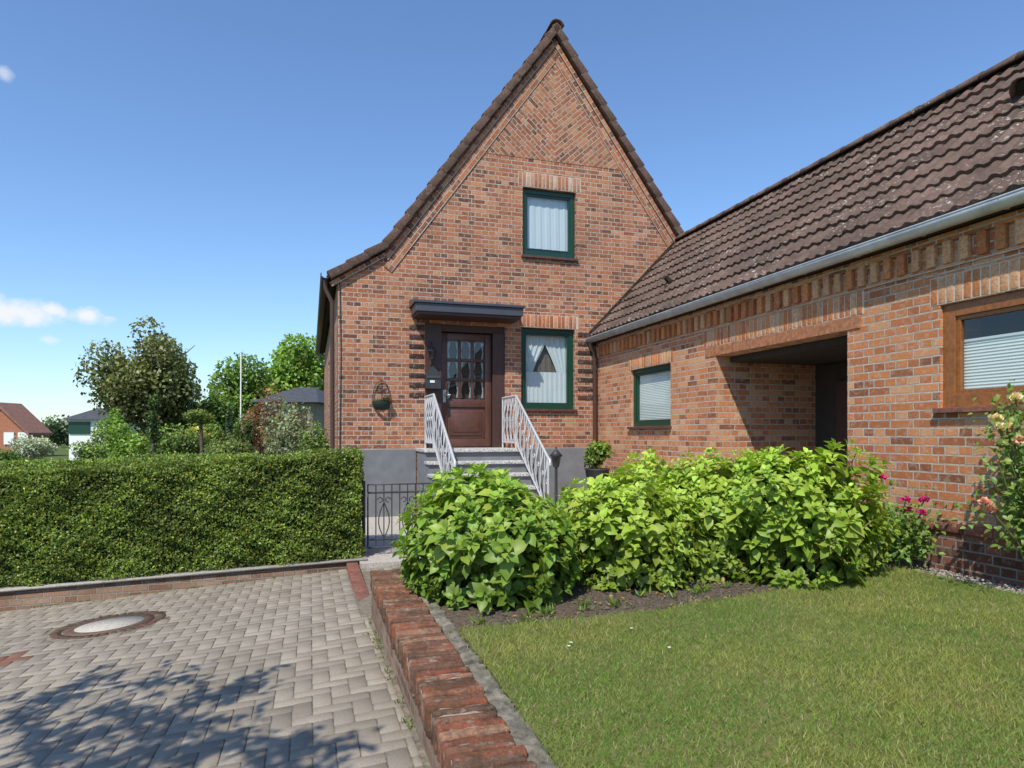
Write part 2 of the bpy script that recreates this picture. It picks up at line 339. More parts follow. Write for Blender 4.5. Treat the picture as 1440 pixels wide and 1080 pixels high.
hq('flower_bed',[(-1.92,-16),(2.6,-16),(2.6,-5.5),(-1.3,-5.5),(-1.3,-5.86),(-1.92,-5.86)],lambda x,y:.50,M_soil)
LP=[(1.31,-1.5),(.168,2.24),(-.30,3.85),(.1,3.98),(.5,4.12),(1.0,4.3),(1.45,4.55),(2.0,4.85),(2.4,5.15),(3.0,5.62),(3.3,5.6),(3.64,4.6),(4.81,.77),(5.4,-1.2)]
LP=LP[::-1]
o=prism('lawn',[(x,y) for x,y in LP],.40,.512,M_lawn)
def inpoly(X,Y,poly):
    r=np.zeros(len(X),bool); n=len(poly); j=n-1
    for i in range(n):
        xi,yi=poly[i]; xj,yj=poly[j]
        c=((yi>Y)!=(yj>Y))&(X<(xj-xi)*(Y-yi)/(yj-yi+1e-12)+xi); r^=c; j=i
    return r
n=640000; X=rng.uniform(-.6,5.2,n); Y=rng.uniform(.8,5.8,n)
jx=rng.normal(0,.045,n); jy=rng.normal(0,.04,n)
def pnoise(X,Y): return np.sin(X*2.1+Y*1.3)*np.sin(Y*2.7-X*.8+1)+.6*np.sin(X*5.3+2)*np.sin(Y*6.1)+.5*np.sin(X*13+Y*4)*np.sin(Y*11-X*3)+.5*np.sin(X*31+Y*9)*np.sin(Y*27-X*13)
keep=inpoly(X+jx,Y+jy,LP)&(rng.random(n)<np.clip(2.6/np.maximum(Y,1),.35,1)*(.82-.18*np.clip(pnoise(X*1.7+3,Y*1.7),-1,1)))&(X<.80*Y+.6); X=X[keep];Y=Y[keep]; n=len(X)
pn=pnoise(X,Y)
P=np.stack([X,Y,np.full(n,.508)],1); D=rv(n)*.85; D[:,2]=np.abs(D[:,2])*.4+.7
base=np.array([.21,.29,.062])[None]+np.clip(pn,-1.2,1.4)[:,None]*np.array([.065,.03,.016])[None]
C=base*(1+rng.uniform(-.38,.38,(n,1))); dry=rng.random(n)<.15; C[dry]=np.array([.42,.38,.19])*rng.uniform(.6,1.2,(dry.sum(),1))
leaves('lawn_grass',P,D,rv(n),rng.uniform(.014,.042,n)*(1+.2*pn),rng.uniform(.003,.006,n),np.clip(C,0.01,1),M_grass,None,'t')
dp=[(803,905,),(888,885),(941,912),(800,910)]
dz=[]
for px,py in dp:
    Yd=1.11*930/(py-610); dz.append((PX(px,Yd),Yd,.545))
P=np.repeat(np.array(dz),8,axis=0); a=np.tile(np.arange(8)*math.pi/4,len(dz)); D=np.stack([np.cos(a),np.sin(a),.25+0*a],1)
leaves('daisy_flowers',P,D,np.tile([0,0,1.],(len(P),1)),np.full(len(P),.012),np.full(len(P),.008),np.full((len(P),3),.8),M_petal)
def pebbles(name,P,s,C,mat):
    T=np.array([(1,0,0),(-1,0,0),(0,1,0),(0,-1,0),(0,0,.7),(0,0,-.7)]); FF=np.array([(0,2,4),(2,1,4),(1,3,4),(3,0,4),(2,0,5),(1,2,5),(3,1,5),(0,3,5)])
    n=len(P); a=rng.uniform(0,6.3,n); sc=s[:,None]*rng.uniform(.6,1.4,(n,3))
    V=T[None]*sc[:,None,:]; Vx=V[...,0]*np.cos(a)[:,None]-V[...,1]*np.sin(a)[:,None]; Vy=V[...,0]*np.sin(a)[:,None]+V[...,1]*np.cos(a)[:,None]
    V=np.stack([Vx,Vy,V[...,2]],-1)+P[:,None,:]
    return npmesh(name,V.reshape(-1,3),(FF[None]+(np.arange(n)*6)[:,None,None]).reshape(-1,3),3,mat,None,np.repeat(C,6,axis=0),True)
n=5000; u=np.concatenate([rng.uniform(2.2,2.5,n),rng.uniform(-1.6,2.4,n)]); vv=np.concatenate([rng.uniform(-9.5,-5.6,n),rng.uniform(-7.7,-5.6,n)])
x=DX+CT*u-ST*vv; y=DY+ST*u+CT*vv; g_=rng.uniform(.04,.42,(len(u),1))*np.array([[1,.88,.74]]); g_[n:]=g_[n:]*.25+.02
k=~inpoly(x,y,LP); pebbles('gravel',np.stack([x,y,np.full(len(x),.502)],1)[k],rng.uniform(.004,.016,k.sum()),g_[k],M_stone)
n=320; u=rng.uniform(-1.6,1.6,n); vv=rng.uniform(-8.1,-6.6,n); x=DX+CT*u-ST*vv; y=DY+ST*u+CT*vv; k=~inpoly(x,y,LP); P=np.stack([x,y,np.full(n,.515)],1)[k]; m_=len(P)
leaves('fallen_leaves',P,nrm(rv(m_)*np.array([1,1,.2])),np.tile([0,0,1.],(m_,1))+rv(m_)*.4,rng.uniform(.02,.05,m_),rng.uniform(.015,.03,m_),pcol(m_,(.36,.26,.09),.4,.2),M_leaf,None,'h')
# ------------------------------------------------------------ retaining wall
rw=empty('garden_retaining_wall',(DX,DY,0),TH)
box('wall_body',(-2.135,-15,-.3),(-1.915,-5.87,.44),M_low,rw)
V=[];F=[];nn=700
for i in range(nn+1):
    vq=-15+9.13*i/nn
    for j in range(7):
        V.append((-2.147+.242*j/6,vq,(.536 if 0<j<6 else .525)+random.uniform(-.007,.006)))
    V.append((-2.142+random.uniform(-.004,.004),vq,.42)); V.append((-1.91,vq,.42))
for i in range(nn):
    q=i*9
    for j in range(6): F.append((q+j,q+j+1,q+j+10,q+j+9))
    F.append((q+7,q,q+9,q+16)); F.append((q+6,q+8,q+17,q+15))
npmesh('mortar_core',V,F,4,M_mort,rw,np.ones((len(V),3)),True)
box('wall_return',(-1.92,-5.985,-.3),(-1.2,-5.87,.44),M_low,rw)
it=[];v=-15.
cp=[(0,(.24,.08,.046)),(.2,(.29,.105,.055)),(.4,(.33,.135,.075)),(.6,(.23,.105,.065)),(.8,(.17,.09,.06)),(1,(.33,.175,.105)),(1,(.26,.09,.05))]
while v<-5.93:
    t=random.uniform(.046,.056); du=random.uniform(-.007,.007); zt=random.uniform(-.006,.006)
    it.append(((-2.155+du,v,.415+random.uniform(-.004,.004)),(-1.897+du+random.uniform(-.006,.006),v+t,.549+zt))); v+=t+random.uniform(.009,.014)
cap=multibox('cap_bricks',it,M_cap,rw,0,cp,.005)
bm=cap.modifiers.new('b','BEVEL'); bm.width=.010; bm.segments=2
sb=cap.modifiers.new('s','SUBSURF'); sb.subdivision_type='SIMPLE'; sb.levels=sb.render_levels=1
tx=bpy.data.textures.new('wear','CLOUDS'); tx.noise_scale=.035
dm=cap.modifiers.new('d','DISPLACE'); dm.texture=tx; dm.strength=.018; dm.mid_level=.5; dm.texture_coords='GLOBAL'
V=[];F=[];nn=420
for i in range(nn+1):
    vq=-15+(9.1)*i/nn
    for j in range(8):
        V.append((-1.905+.11*j/7+(random.uniform(-.014,.014) if j==7 else 0),vq,.508+(.014 if 0<j<7 else 0)+random.uniform(-.008,.008)))
for i in range(nn):
    for j in range(7): q=i*8+j; F.append((q,q+1,q+9,q+8))
npmesh('edge_strip',V,F,4,M_strip,rw,np.ones((len(V),3)),True)
v=-5.8; it=[]
while v<-3.6:
    it.append(((-2.2,v,-.1),(-2.07,v+.5,.125))); v+=.51
o=multibox('red_edging_kerb',it,M_rust,None,.008); o.location=(DX,DY,0); o.rotation_euler=(0,0,TH)
# ------------------------------------------------------------ manhole
mh=empty('manhole_cover',(MHX,MHY,0))
zc=drive_z(MHX,MHY); nrmv=Vector((-.078,.0202,1)).normalized(); mh.location.z=zc; mh.rotation_euler=nrmv.to_track_quat('Z','Y').to_euler()
def disc(name,r0,r1,z,mat,par,n=64,z0=-.02):
    V=[];F=[]
    for i in range(n):
        a=2*math.pi*i/n; c,s=math.cos(a),math.sin(a); V+=[(r0*c,r0*s,z),(r1*c,r1*s,z),(r1*c,r1*s,z0)]
    for i in range(n):
        j=(i+1)%n; F+=[(3*i,3*i+1,3*j+1,3*j),(3*i+1,3*i+2,3*j+2,3*j+1)]
    return npmesh(name,V,F,4,mat,par,np.ones((len(V),3)))
V=[];F=[];C=[]
for i in range(40):
    a0=2*math.pi*i/40+.012; a1=2*math.pi*(i+1)/40-.012
    k=len(V); r0,r1=.36,.44
    for z in (-.02,.003):
        for a,r in ((a0,r0),(a0,r1),(a1,r1),(a1,r0)): V.append((r*math.cos(a),r*math.sin(a),z))
    F+=[tuple(k+q for q in f) for f in BF]; C+=[tuple(random.uniform(.75,1.15)*x for x in (.16,.10,.07))]*8
npmesh('brick_ring',V,F,4,M_cap,mh,np.array(C))
disc('mortar_ring',.30,.475,-.002,M_sand,mh)
disc('iron_rim',.27,.345,.006,M_iron2,mh); disc('concrete_lid',0,.268,.004,M_conc,mh)
# ------------------------------------------------------------ main house
hs=empty('brick_house',(DX,DY,0),TH)
UA=1.664; ZA=9.08
prof=[(-2.32,4.28),(-1.416,4.87),(UA,ZA)]
wallpoly=[(-2.17,-.2),(5.498,-.2),(5.498,4.2),(UA+3.08,4.70),(UA,8.88),(-1.416,4.70),(-2.17,4.2)]
main=prismY('main_walls',wallpoly,0,11,M_brick,hs)
wing=box('wing_walls',(2.513,-13.5,-.2),(6.0,-.004,3.34),M_wing,hs)
def cut(o,boxes):
    bpy.context.view_layer.update()
    for a,b in boxes:
        c=box('cut',a,b,M_brick,o.parent); m=o.modifiers.new('x','BOOLEAN'); m.object=c; m.operation='DIFFERENCE'; m.solver='EXACT'
        bpy.context.view_layer.objects.active=o; bpy.context.view_layer.update()
        bpy.ops.object.modifier_apply(modifier='x'); bpy.data.objects.remove(c)
    boxuv(o)
W1=(1.05,2.085,4.87,6.10); W2=(1.02,2.06,2.10,3.57)
cut(main,[((W1[0],-1,W1[2]),(W1[1],.5,W1[3])),((W2[0],-1,W2[2]),(W2[1],.5,W2[3])),((-.72,-1,1.40),(.72,.28,3.56)),((-3,1.6,2.2),(-1.9,2.6,3.4)),((-3,5.0,2.2),(-1.9,6.0,3.4))])
SW=(1.34,2.62,1.77,2.71); BW=(7.016,8.5,1.87,2.74)
cut(wing,[((2.0,-SW[1],SW[2]),(3.0,-SW[0],SW[3])),((2.0,-BW[1],BW[2]),(3.0,-BW[0],BW[3])),((2.0,-6.0,.28),(5.6,-3.77,2.675))])
def sbox(side,name,a0,a1,o0,o1,z0,z1,mat,bevel=0,par=None):
    par=par or hs
    if side=='f': return box(name,(a0,-o0,z0),(a1,-o1,z1),mat,par,bevel)
    return box(name,(2.513-o0,-a0,z0),(2.513-o1,-a1,z1),mat,par,bevel)
def pane(side,name,a0,a1,o,z0,z1,mat=None):
    if side=='f': V=[(a0,-o,z0),(a1,-o,z0),(a1,-o,z1),(a0,-o,z1)]
    else: V=[(2.513-o,-a0,z0),(2.513-o,-a1,z0),(2.513-o,-a1,z1),(2.513-o,-a0,z1)]
    return npmesh(name,V,[(0,1,2,3)],4,mat or M_glass,hs)
def window(side,nm,a0,a1,z0,z1,mat,fw=.075,rec=.07,sill=M_sill,sash=True):
    r=-rec
    for t,(p,q,s,e) in {'l':(a0,a0+fw,z0,z1),'r':(a1-fw,a1,z0,z1),'t':(a0+fw,a1-fw,z1-fw,z1),'b':(a0+fw,a1-fw,z0,z0+fw)}.items():
        sbox(side,nm+'_frame_'+t,p,q,r-.07,r,s,e,mat,.004)
    f2=.035
    A0,A1,Z0,Z1=a0+fw,a1-fw,z0+fw,z1-fw
    for t,(p,q,s,e) in {'l':(A0,A0+f2,Z0,Z1),'r':(A1-f2,A1,Z0,Z1),'t':(A0+f2,A1-f2,Z1-f2,Z1),'b':(A0+f2,A1-f2,Z0,Z0+f2)}.items():
        sbox(side,nm+'_sash_'+t,p,q,r-.06,r-.018,s,e,mat,.003)
    pane(side,nm+'_glass',A0+f2,A1-f2,r-.04,Z0+f2,Z1-f2)
    sbox(side,nm+'_room',a0+.004,a1-.004,-.49,-.46,z0+.004,z1-.004,M_dk)
    sbox(side,nm+'_sill',a0-.03,a1+.03,-.06,.055,z0-.045,z0-.002,sill,.004)
    return A0+f2,A1-f2,Z0+f2,Z1-f2
def sheet(side,nm,fl,z0,z1,o,mat,folds=9,amp=.018,nz_=12,nx=70,par=None):
    V=[];F=[]
    for j in range(nz_+1):
        t=j/nz_; aL,aR=fl(t); z=z0+(z1-z0)*t
        for i in range(nx+1):
            s=i/nx; a=aL+(aR-aL)*s; oo=o+amp*math.sin(s*folds*6.28+1.3*math.sin(s*5))+amp*.5*math.sin(s*folds*15+t*2)+amp*.6*math.sin(s*4+t*2.5)
            V.append((a,-oo,z) if side=='f' else (2.513-oo,-a,z))
    for j in range(nz_):
        for i in range(nx):
            k=j*(nx+1)+i; F.append((k,k+1,k+nx+2,k+nx+1))
    return npmesh(nm,V,F,4,mat,hs,np.ones((len(V),3)),True)
a0,a1,z0,z1=window('f','upper_window',*W1,M_green,.085)
sheet('f','upper_curtain',lambda t:(a0-.03,a1+.03),z0+.06,z1+.03,-.165,M_curt,6,.0045)
a0,a1,z0,z1=window('f','lower_window',*W2,M_green,.085)
mid=(a0+a1)/2; hh=(z1-z0)
sheet('f','lower_cafe_curtain',lambda t:(a0-.03,a1+.03),z0,z0+hh*.46,-.15,M_curt,10,.004)
# drapes swept back to the sides: curved inner hems
def hemw(t): return .13+(mid-a0-.10)*(1-math.cos(min(1,t*1.15)*math.pi*.5))**.8
sheet('f','lower_drape_left',lambda t:(a0-.03,a0+hemw(t)),z0+hh*.3,z1+.03,-.18,M_curt,5,.008)
sheet('f','lower_drape_right',lambda t:(a1-hemw(t),a1+.03),z0+hh*.3,z1+.03,-.195,M_curt,5,.008)
sheet('f','lower_back_sheer',lambda t:(a0-.02,a1+.02),z0,z1+.03,-.26,plain('grey_sheer',(.16,.14,.125),.9,var=.2),8,.006)
a0,a1,z0,z1=window('s','small_window',*SW,M_green,.07,.05)
sbox('s','small_blind',a0-.02,a1+.02,-.125,-.118,z0-.02,z1+.02,M_blind)
a0,a1,z0,z1=window('s','wing_window',*BW,M_wood,.11,.03,sill=M_rust)
sbox('s','wing_blind',a0-.02,a1+.02,-.115,-.108,z0-.02,z0+.40,M_blind)
sbox('s','blind_rail',a0-.02,a1+.02,-.118,-.100,z0+.40,z0+.42,M_white)
sbox('s','wing_window_mullion',BW[0]+.9,BW[0]+.99,-.09,-.031,z0,z1,M_wood,.003)
def soldiers(nm,side,a0,a1,z0,z1,o=.006,w=.062,g_=.013,stops=BR,dep=.05):
    it=[];a=a0
    while a+w<=a1+.02:
        o2=o+random.uniform(-.001,.002)
        if side=='f': it.append(((a,dep,z0),(a+w,-o2,z1)))
        else: it.append(((2.513-o2,-a,z0),(2.513+dep,-a-w,z1)))
        a+=w+g_
    ob=multibox(nm,it,M_ub,hs,.003,stops,.0014)
    if side=='f': box(nm+'_joint',(a0-.01,.05,z0-.008),(a1+.01,-.003,z1+.008),M_mortl,hs)
    else: box(nm+'_joint',(2.513-.003,-a0+.01,z0-.008),(2.56,-a1-.01,z1+.008),M_mortl,hs)
    return ob
lt=[(0,(.44,.2,.11)),(.3,(.50,.28,.18)),(.6,(.40,.16,.08)),(1,(.56,.42,.32))]
soldiers('upper_lintel','f',.97,2.17,6.115,6.36,stops=lt)
soldiers('lower_lintel','f',.97,2.12,3.585,3.80,stops=BR[2:])
soldiers('wing_window_lintel','s',6.93,8.6,2.755,2.975,stops=BRO[2:])
soldiers('passage_lintel','s',3.5,6.2,2.82,3.035,stops=BRO[2:])
soldiers('small_window_lintel','s',1.28,2.68,2.72,2.93,stops=BRO[2:])
it=[];w=.02
while w<13.3:
    it.append(((2.513-.045,-w,3.075),(2.53,-w-.075,3.26))); w+=.15
multibox('cornice_dentils',it,M_ub,hs,.003,BRO[2:],.001)
box('cornice_band',(2.513-.028,-13.5,3.262),(2.56,-.006,3.335),M_wing,hs,off=(0,.02))
box('cornice_band',(2.513-.02,-13.5,3.043),(2.56,-.006,3.073),M_wing,hs,off=(0,.04))
for nm,a,b in (('plinth_left',-2.19,-.88),('plinth_right',.76,2.51)):
    box(nm,(a,-.022,-.1),(b,.1,1.385),M_plinth,hs)
box('plinth_side',(-2.192,.101,-.1),(-2.1,11,1.385),M_plinth,hs)
box('wing_plinth',(2.513-.03,-13.5,-.1),(2.6,-6.0,.83),M_dark,hs)
box('wing_plinth_b',(2.513-.03,-3.77,-.1),(2.6,-.03,.83),M_dark,hs)
it=[]
for s0,s1 in ((6.01,13.4),(.04,3.5)):
    w=s0
    while w<s1:
        it.append(((2.513-.05,-w,.832),(2.56,-w-.24,.905))); w+=.25
multibox('plinth_cap',it,M_ub,hs,.005,BRD[1:]+BR[1:3],.001)
box('passage_beam',(2.513-.012,-6.17,2.678),(2.513+.2,-3.53,2.808),M_beam,hs,.006)
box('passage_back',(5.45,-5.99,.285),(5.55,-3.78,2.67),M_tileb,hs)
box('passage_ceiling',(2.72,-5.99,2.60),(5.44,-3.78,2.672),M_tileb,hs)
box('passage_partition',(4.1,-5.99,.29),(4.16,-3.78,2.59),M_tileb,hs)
box('passage_door_leaf',(4.05,-5.2,.29),(4.097,-4.2,2.35),M_brown2,hs,.01)
box('passage_floor',(2.42,-5.995,.2),(5.44,-3.775,.296),M_path,hs)
it=[]
for i in range(8):
    z=2.28+i*.166
    it.append(((-.99,.02,z),(-.735,-.012,z+.075))); it.append(((2.12,.02,z),(2.50,-.012,z+.075)))
multibox('clinker_bands',it,M_ub,hs,.003,[(0,(.04,.027,.025)),(1,(.065,.04,.035))],.001)
def strip(nm,p,q,below,wd,proud,mat,hgt):
    (x0,z0),(x1,z1)=p,q; d=Vector((x1-x0,0,z1-z0)); Ln=d.length; ang=math.atan2(z1-z0,x1-x0)
    me=box(nm,(0,-proud,-hgt),(Ln,.03,0),mat,hs)
    me.rotation_euler=(0,-ang,0); me.location=(x0,0,z0-below); return me
for s in (-1,1):
    P0=(UA+s*3.08,4.87); P1=(UA,ZA)
    E0=(UA+s*3.97,4.31)
    if s<0:
        strip('verge_trim_a',P0,P1,.24,.1,.035,M_brick,.08); strip('verge_trim_b',P0,P1,.39,.1,.018,M_brick,.155)
        strip('verge_trim_c',E0,P0,.16,.1,.035,M_brick,.08)
    else:
        strip('verge_trim_a',P1,P0,.24,.1,.035,M_brick,.08); strip('verge_trim_b',P1,P0,.39,.1,.018,M_brick,.155)
zb=6.62; hw=(ZA-.66-zb)/1.365
prismY('chevron_left',[(UA-hw,zb),(UA,zb),(UA,zb+hw*1.365)],-.006,.02,M_brick,hs,ang=math.radians(42))
prismY('chevron_right',[(UA,zb),(UA+hw,zb),(UA,zb+hw*1.365)],-.007,.02,M_brick,hs,ang=math.radians(-42))
def tiles(nm,poly,y0,y1,mat,side,course=.295,per=.15,amp=.015,lip=.032):
    seg=[];tot=0
    for (a,b),(c,d) in zip(poly,poly[1:]):
        l=math.hypot(c-a,d-b); seg.append((tot,l,a,b,c,d)); tot+=l
    def at(s):
        for st,l,a,b,c,d in seg:
            if s<=st+l+1e-6: break
        t=(s-st)/l; nx,nz_=-(d-b)/l,(c-a)/l
        if nz_<0: nx,nz_=-nx,-nz_
        return a+(c-a)*t,b+(d-b)*t,nx,nz_
    nc=max(1,round(tot/course)); cs=tot/nc; ny=int((y1-y0)/per*8)
    ys=np.linspace(y0,y1,ny+1); ph=(ys/per)%1.0
    wave=amp*(np.clip(np.sin(ph*2*np.pi)*1.2,-.55,1))
    V=[];C=[]
    rnd=rng.uniform(.65,1.25,(nc,int((y1-y0)/(per*2))+3)); lipj=rng.uniform(-.007,.009,(nc,int((y1-y0)/(per*2))+3))
    ti=((ys-y0)/(per*2)).astype(int)
    for i in range(nc):
        for s,h in ((i*cs,-.012),(i*cs,lip),(min(tot,(i+.5)*cs),lip*.55),(min(tot,(i+1)*cs),0)):
            x,z,nx,nz_=at(s); hh_=h+(wave+(lipj[i][ti] if h>.001 else 0) if h>-.01 else wave*.6)
            pts=np.stack([x+nx*hh_,ys,z+nz_*hh_],1); V.append(pts)
            rr=rnd[i][ti]; C.append(np.repeat(rr[:,None],3,1)); 
    V=np.concatenate(V);C=np.concatenate(C); R=nc*4; w=ny+1; F=[]
    idx=np.arange(ny)
    for r_ in range(R-1):
        a=r_*w+idx; q=np.stack([a,a+1,a+w+1,a+w],1)
        F.append(q if side<0 else q[:,::-1])
    o=npmesh(nm,V,np.concatenate(F),4,mat,hs,C,True)
    try: o.data.set_sharp_from_angle(angle=math.radians(40))
    except Exception: pass
    return o
RU,RZ=4.24,5.40; EU,EZ=2.34,3.44
tiles('wing_roof_tiles',[(EU,EZ),(RU,RZ)],-13.7,-.01,M_roof,-1)
tiles('wing_roof_tiles_rear',[(RU*2-EU,EZ),(RU,RZ)],-13.7,-.01,M_roof,1)
prismY('wing_roof_core',[(EU+.06,EZ-.09),(2*RU-EU-.06,EZ-.09),(2*RU-EU-.06,EZ-.03),(RU,RZ-.04),(EU+.06,EZ-.03)],-13.6,-.012,M_tileb,hs)
tiles('main_roof_left',prof,-.06,11.2,M_roof2,-1)
tiles('main_roof_right',[(2*UA-x,z) for x,z in prof],-.06,11.2,M_roof2,1)
prismY('main_roof_core',[(-2.28,4.20),(-1.40,4.76),(UA,ZA-.17),(2*UA+1.40,4.76),(2*UA+2.28,4.20),(2*UA+2.30,4.27),(2*UA+1.42,4.84),(UA,ZA-.05),(-1.42,4.84),(-2.30,4.27)],-.05,11.1,M_tileb,hs)
def verge(nm,poly,sgn):
    V=[];F=[]
    for (a,b),(c,d) in zip(poly,poly[1:]):
        l=math.hypot(c-a,d-b); n_=max(1,round(l/.33)); dx,dz_=(c-a)/l,(d-b)/l
        nx,nz_=-dz_,dx
        if nz_<0: nx,nz_=-nx,-nz_
        for i in range(n_):
            s0=i*l/n_-.015; s1=(i+1)*l/n_+.02
            k=len(V)
            for (y) in (-.12,.02):
                for s,h in ((s0,-.10),(s1,-.115),(s1,.012),(s0,.045)):
                    V.append((a+dx*s+nx*h,y,b+dz_*s+nz_*h))
            f=[(0,1,2,3),(7,6,5,4),(0,4,5,1),(1,5,6,2),(2,6,7,3),(3,7,4,0)]
            F+=[tuple(k+q for q in ff) for ff in f]
    o=npmesh(nm,V,F,4,M_roof2,hs,np.ones((len(V),3))*1.1); m=o.modifiers.new('b','BEVEL'); m.width=.012; m.segments=2; return o
verge('verge_tiles_left',prof,-1); verge('verge_tiles_right',[(2*UA-x,z) for x,z in prof],1)
def ridge(nm,x,z,y0,y1,mat,r=.11):
    V=[];F=[];y=y0
    while y<y1:
        k=len(V); e=min(y+.42,y1+.02)
        for yy,rr in ((y,r),(e,r*.88)):
            for q in range(9):
                a=math.pi*q/8; V.append((x+math.cos(a)*rr*1.05,yy,z+math.sin(a)*rr*.85-.04))
        for q in range(8): F.append((k+q,k+q+1,k+9+q+1,k+9+q))
        y+=.38
    o=npmesh(nm,V,F,4,mat,hs,np.ones((len(V),3)),True); m=o.modifiers.new('s','SOLIDIFY'); m.thickness=.02; return o
ridge('wing_ridge_tiles',RU,RZ+.02,-13.7,-.02,M_roof); ridge('main_ridge_tiles',UA,ZA+.0,-.14,11.1,M_roof2)
tube('roof_vent_pipe',[[(EU+.62,-1.9,EZ+.62),(EU+.50,-1.9,EZ+.73)]],.045,M_roof2,hs)
V=[];F=[]
sl_=Vector((RU-EU,0,RZ-EZ)).normalized(); nn_=Vector((-sl_.z,0,sl_.x))
HV=-7.0
hc=Vector((EU,0,EZ))+sl_*1.75
for i in range(6):
    t=i/5
    for q in range(9):
        a=math.pi*q/8; rr=.13*(1-t*.9)
        p=hc+sl_*(.30*t)+nn_*(math.sin(a)*rr*1.25+.03); V.append((p.x,HV+math.cos(a)*rr,p.z))
for i in range(5):
    for q in range(8): k=i*9+q; F.append((k,k+1,k+10,k+9))
o=npmesh('roof_vent_hood',V,F,4,M_roof,hs,np.ones((len(V),3)),True); m=o.modifiers.new('s','SOLIDIFY'); m.thickness=.015
p0=hc+sl_*.04+nn_*.03
npmesh('vent_mouth',[(p0.x+nn_.x*math.sin(a)*.12,HV+math.cos(a)*.105,p0.z+nn_.z*math.sin(a)*.12) for a in (0,math.pi/3,2*math.pi/3,math.pi)],[(0,1,2,3)],4,M_tileb,hs)
strip('lead_flashing',(EU,EZ+.10),(RU,RZ+.10),.0,.1,.035,M_roof2,.07)
def gutter(nm,x,z,y0,y1,r,mat,flip=1):
    V=[];F=[]
    for yy in (y0,y1):
        for q in range(11):
            a=math.pi+math.pi*q/10; V.append((x+math.cos(a)*r,yy,z+math.sin(a)*r))
    for q in range(10): F.append((q,q+1,11+q+1,11+q))
    o=npmesh(nm,V,F,4,mat,hs,np.ones((len(V),3)),True); m=o.modifiers.new('s','SOLIDIFY'); m.thickness=.004
    tube(nm+'_bead',[[(x-r,y0,z+.004),(x-r,y1,z+.004)]],.009,mat,hs); return o
gutter('wing_gutter',2.335,3.40,-13.7,-.03,.07,M_zinc)
tube('gutter_brackets',[[(2.335-.074,-w_*.7,3.405),(2.335-.052,-w_*.7,3.350),(2.335,-w_*.7,3.323),(2.37,-w_*.7,3.33)] for w_ in range(1,19)],.006,M_zinc,hs)
gutter('main_gutter',-2.37,4.27,-.1,11.1,.07,M_gut)
tube('corner_downpipe',[[(-2.37,.05,4.2),(-2.36,.06,4.05),(-2.26,.10,3.85),(-2.25,.10,.3)]],.036,M_gut,hs)
tube('wing_downpipe',[[(2.33,-.10,3.35),(2.33,-.1,3.28),(2.42,-.07,3.15),(2.44,-.07,.3)]],.04,M_gut,hs)
tube('cable',[[(-2.14,-.012,1.4),(-2.12,-.012,3.0),(-2.14,-.012,4.2)]],.008,M_black,hs)
for y in (1.6,5.0):
    box('side_window_frame',(-2.12,y,2.2),(-2.05,y+1,3.4),M_brown,hs)
# ---- door
box('door_surround_left',(-.72,.20,1.40),(-.43,-.012,3.56),M_brown2,hs,.004)
box('door_surround_top',(-.43,.20,3.44),(.72,.05,3.56),M_brown2,hs,.004)
box('door_surround_right',(.50,.20,1.40),(.716,.03,3.44),M_brown2,hs,.004)
box('door_back',(-.43,.24,1.40),(.5,.275,3.44),M_dk,hs)
dl,dr,db,dt=-.42,.49,1.42,3.42
it=[((dl,.17,db),(dl+.11,.11,dt)),((dr-.11,.17,db),(dr,.11,dt)),((dl+.11,.17,dt-.12),(dr-.11,.11,dt)),((dl+.11,.17,db),(dr-.11,.11,db+.14)),((dl+.11,.17,2.12),(dr-.11,.11,2.26))]
it.append(((dl+.11,.165,db+.14),(dr-.11,.135,2.12)))
gw=(dr-dl-.22)/3
for i in range(1,3): it.append(((dl+.11+gw*i-.025,.165,2.26),(dl+.11+gw*i+.025,.12,dt-.12)))
for j in range(1,3): 
    z=2.26+j*(dt-.12-2.26)/3; it.append(((dl+.11,.163,z-.025),(dr-.11,.122,z+.025)))
multibox('door_leaf',it,M_brown,hs,.004)
multibox('door_panel_moulding',[((dl+.17,.14,db+.2),(dr-.17,.118,2.06)),((dl+.22,.14,db+.26),(dr-.22,.105,2.0))],M_brown,hs,.008)
npmesh('door_glass',[(dl+.1,.154,2.25),(dr-.1,.154,2.25),(dr-.1,.154,dt-.11),(dl+.1,.154,dt-.11)],[(0,1,2,3)],4,M_glass,hs)
M_lace=plain('lace',(.36,.38,.39),.9,nsc=60,var=.4)
for i in range(3):
    for j in range(3):
        cx=dl+.11+gw*(i+.5); ch=(dt-.12-2.26)/3; z=2.26+j*ch
        for s in (-1,1):
            V=[(cx+s*.095,.17,z+.03),(cx+s*.055,.17,z+.03),(cx+s*.078,.17,z+ch*.45),(cx+s*.045,.17,z+ch-.03),(cx+s*.095,.17,z+ch-.03)]
            me=bpy.data.meshes.new('door_curtain'); me.from_pydata(V,[],[(0,1,2,3,4)]); me.materials.append(M_lace); link(bpy.data.objects.new('door_curtain',me),hs)
tube('door_handle',[[(-.36,.08,2.33),(-.36,.06,2.33),(-.26,.06,2.33)]],.012,M_zinc,hs)
box('door_handle_plate',(-.385,.109,2.2),(-.335,.1,2.42),M_zinc,hs)
box('canopy_slab',(-.96,-.56,3.66),(.88,.02,3.80),M_anth,hs,.01)
prismY('canopy_soffit',[(-.93,3.62),(.85,3.62),(.85,3.657),(-.93,3.657)],-.53,.0,M_brown2,hs)
V=[(-.99,-.59,3.802),(.91,-.59,3.802),(.91,.02,3.802),(-.99,.02,3.802),(-.99,-.59,3.84),(.91,-.59,3.84),(.91,.02,3.94),(-.99,.02,3.94)]
me=bpy.data.meshes.new('canopy_roof'); me.from_pydata(V,[],BF); me.materials.append(M_anth); link(bpy.data.objects.new('canopy_roof',me),hs)
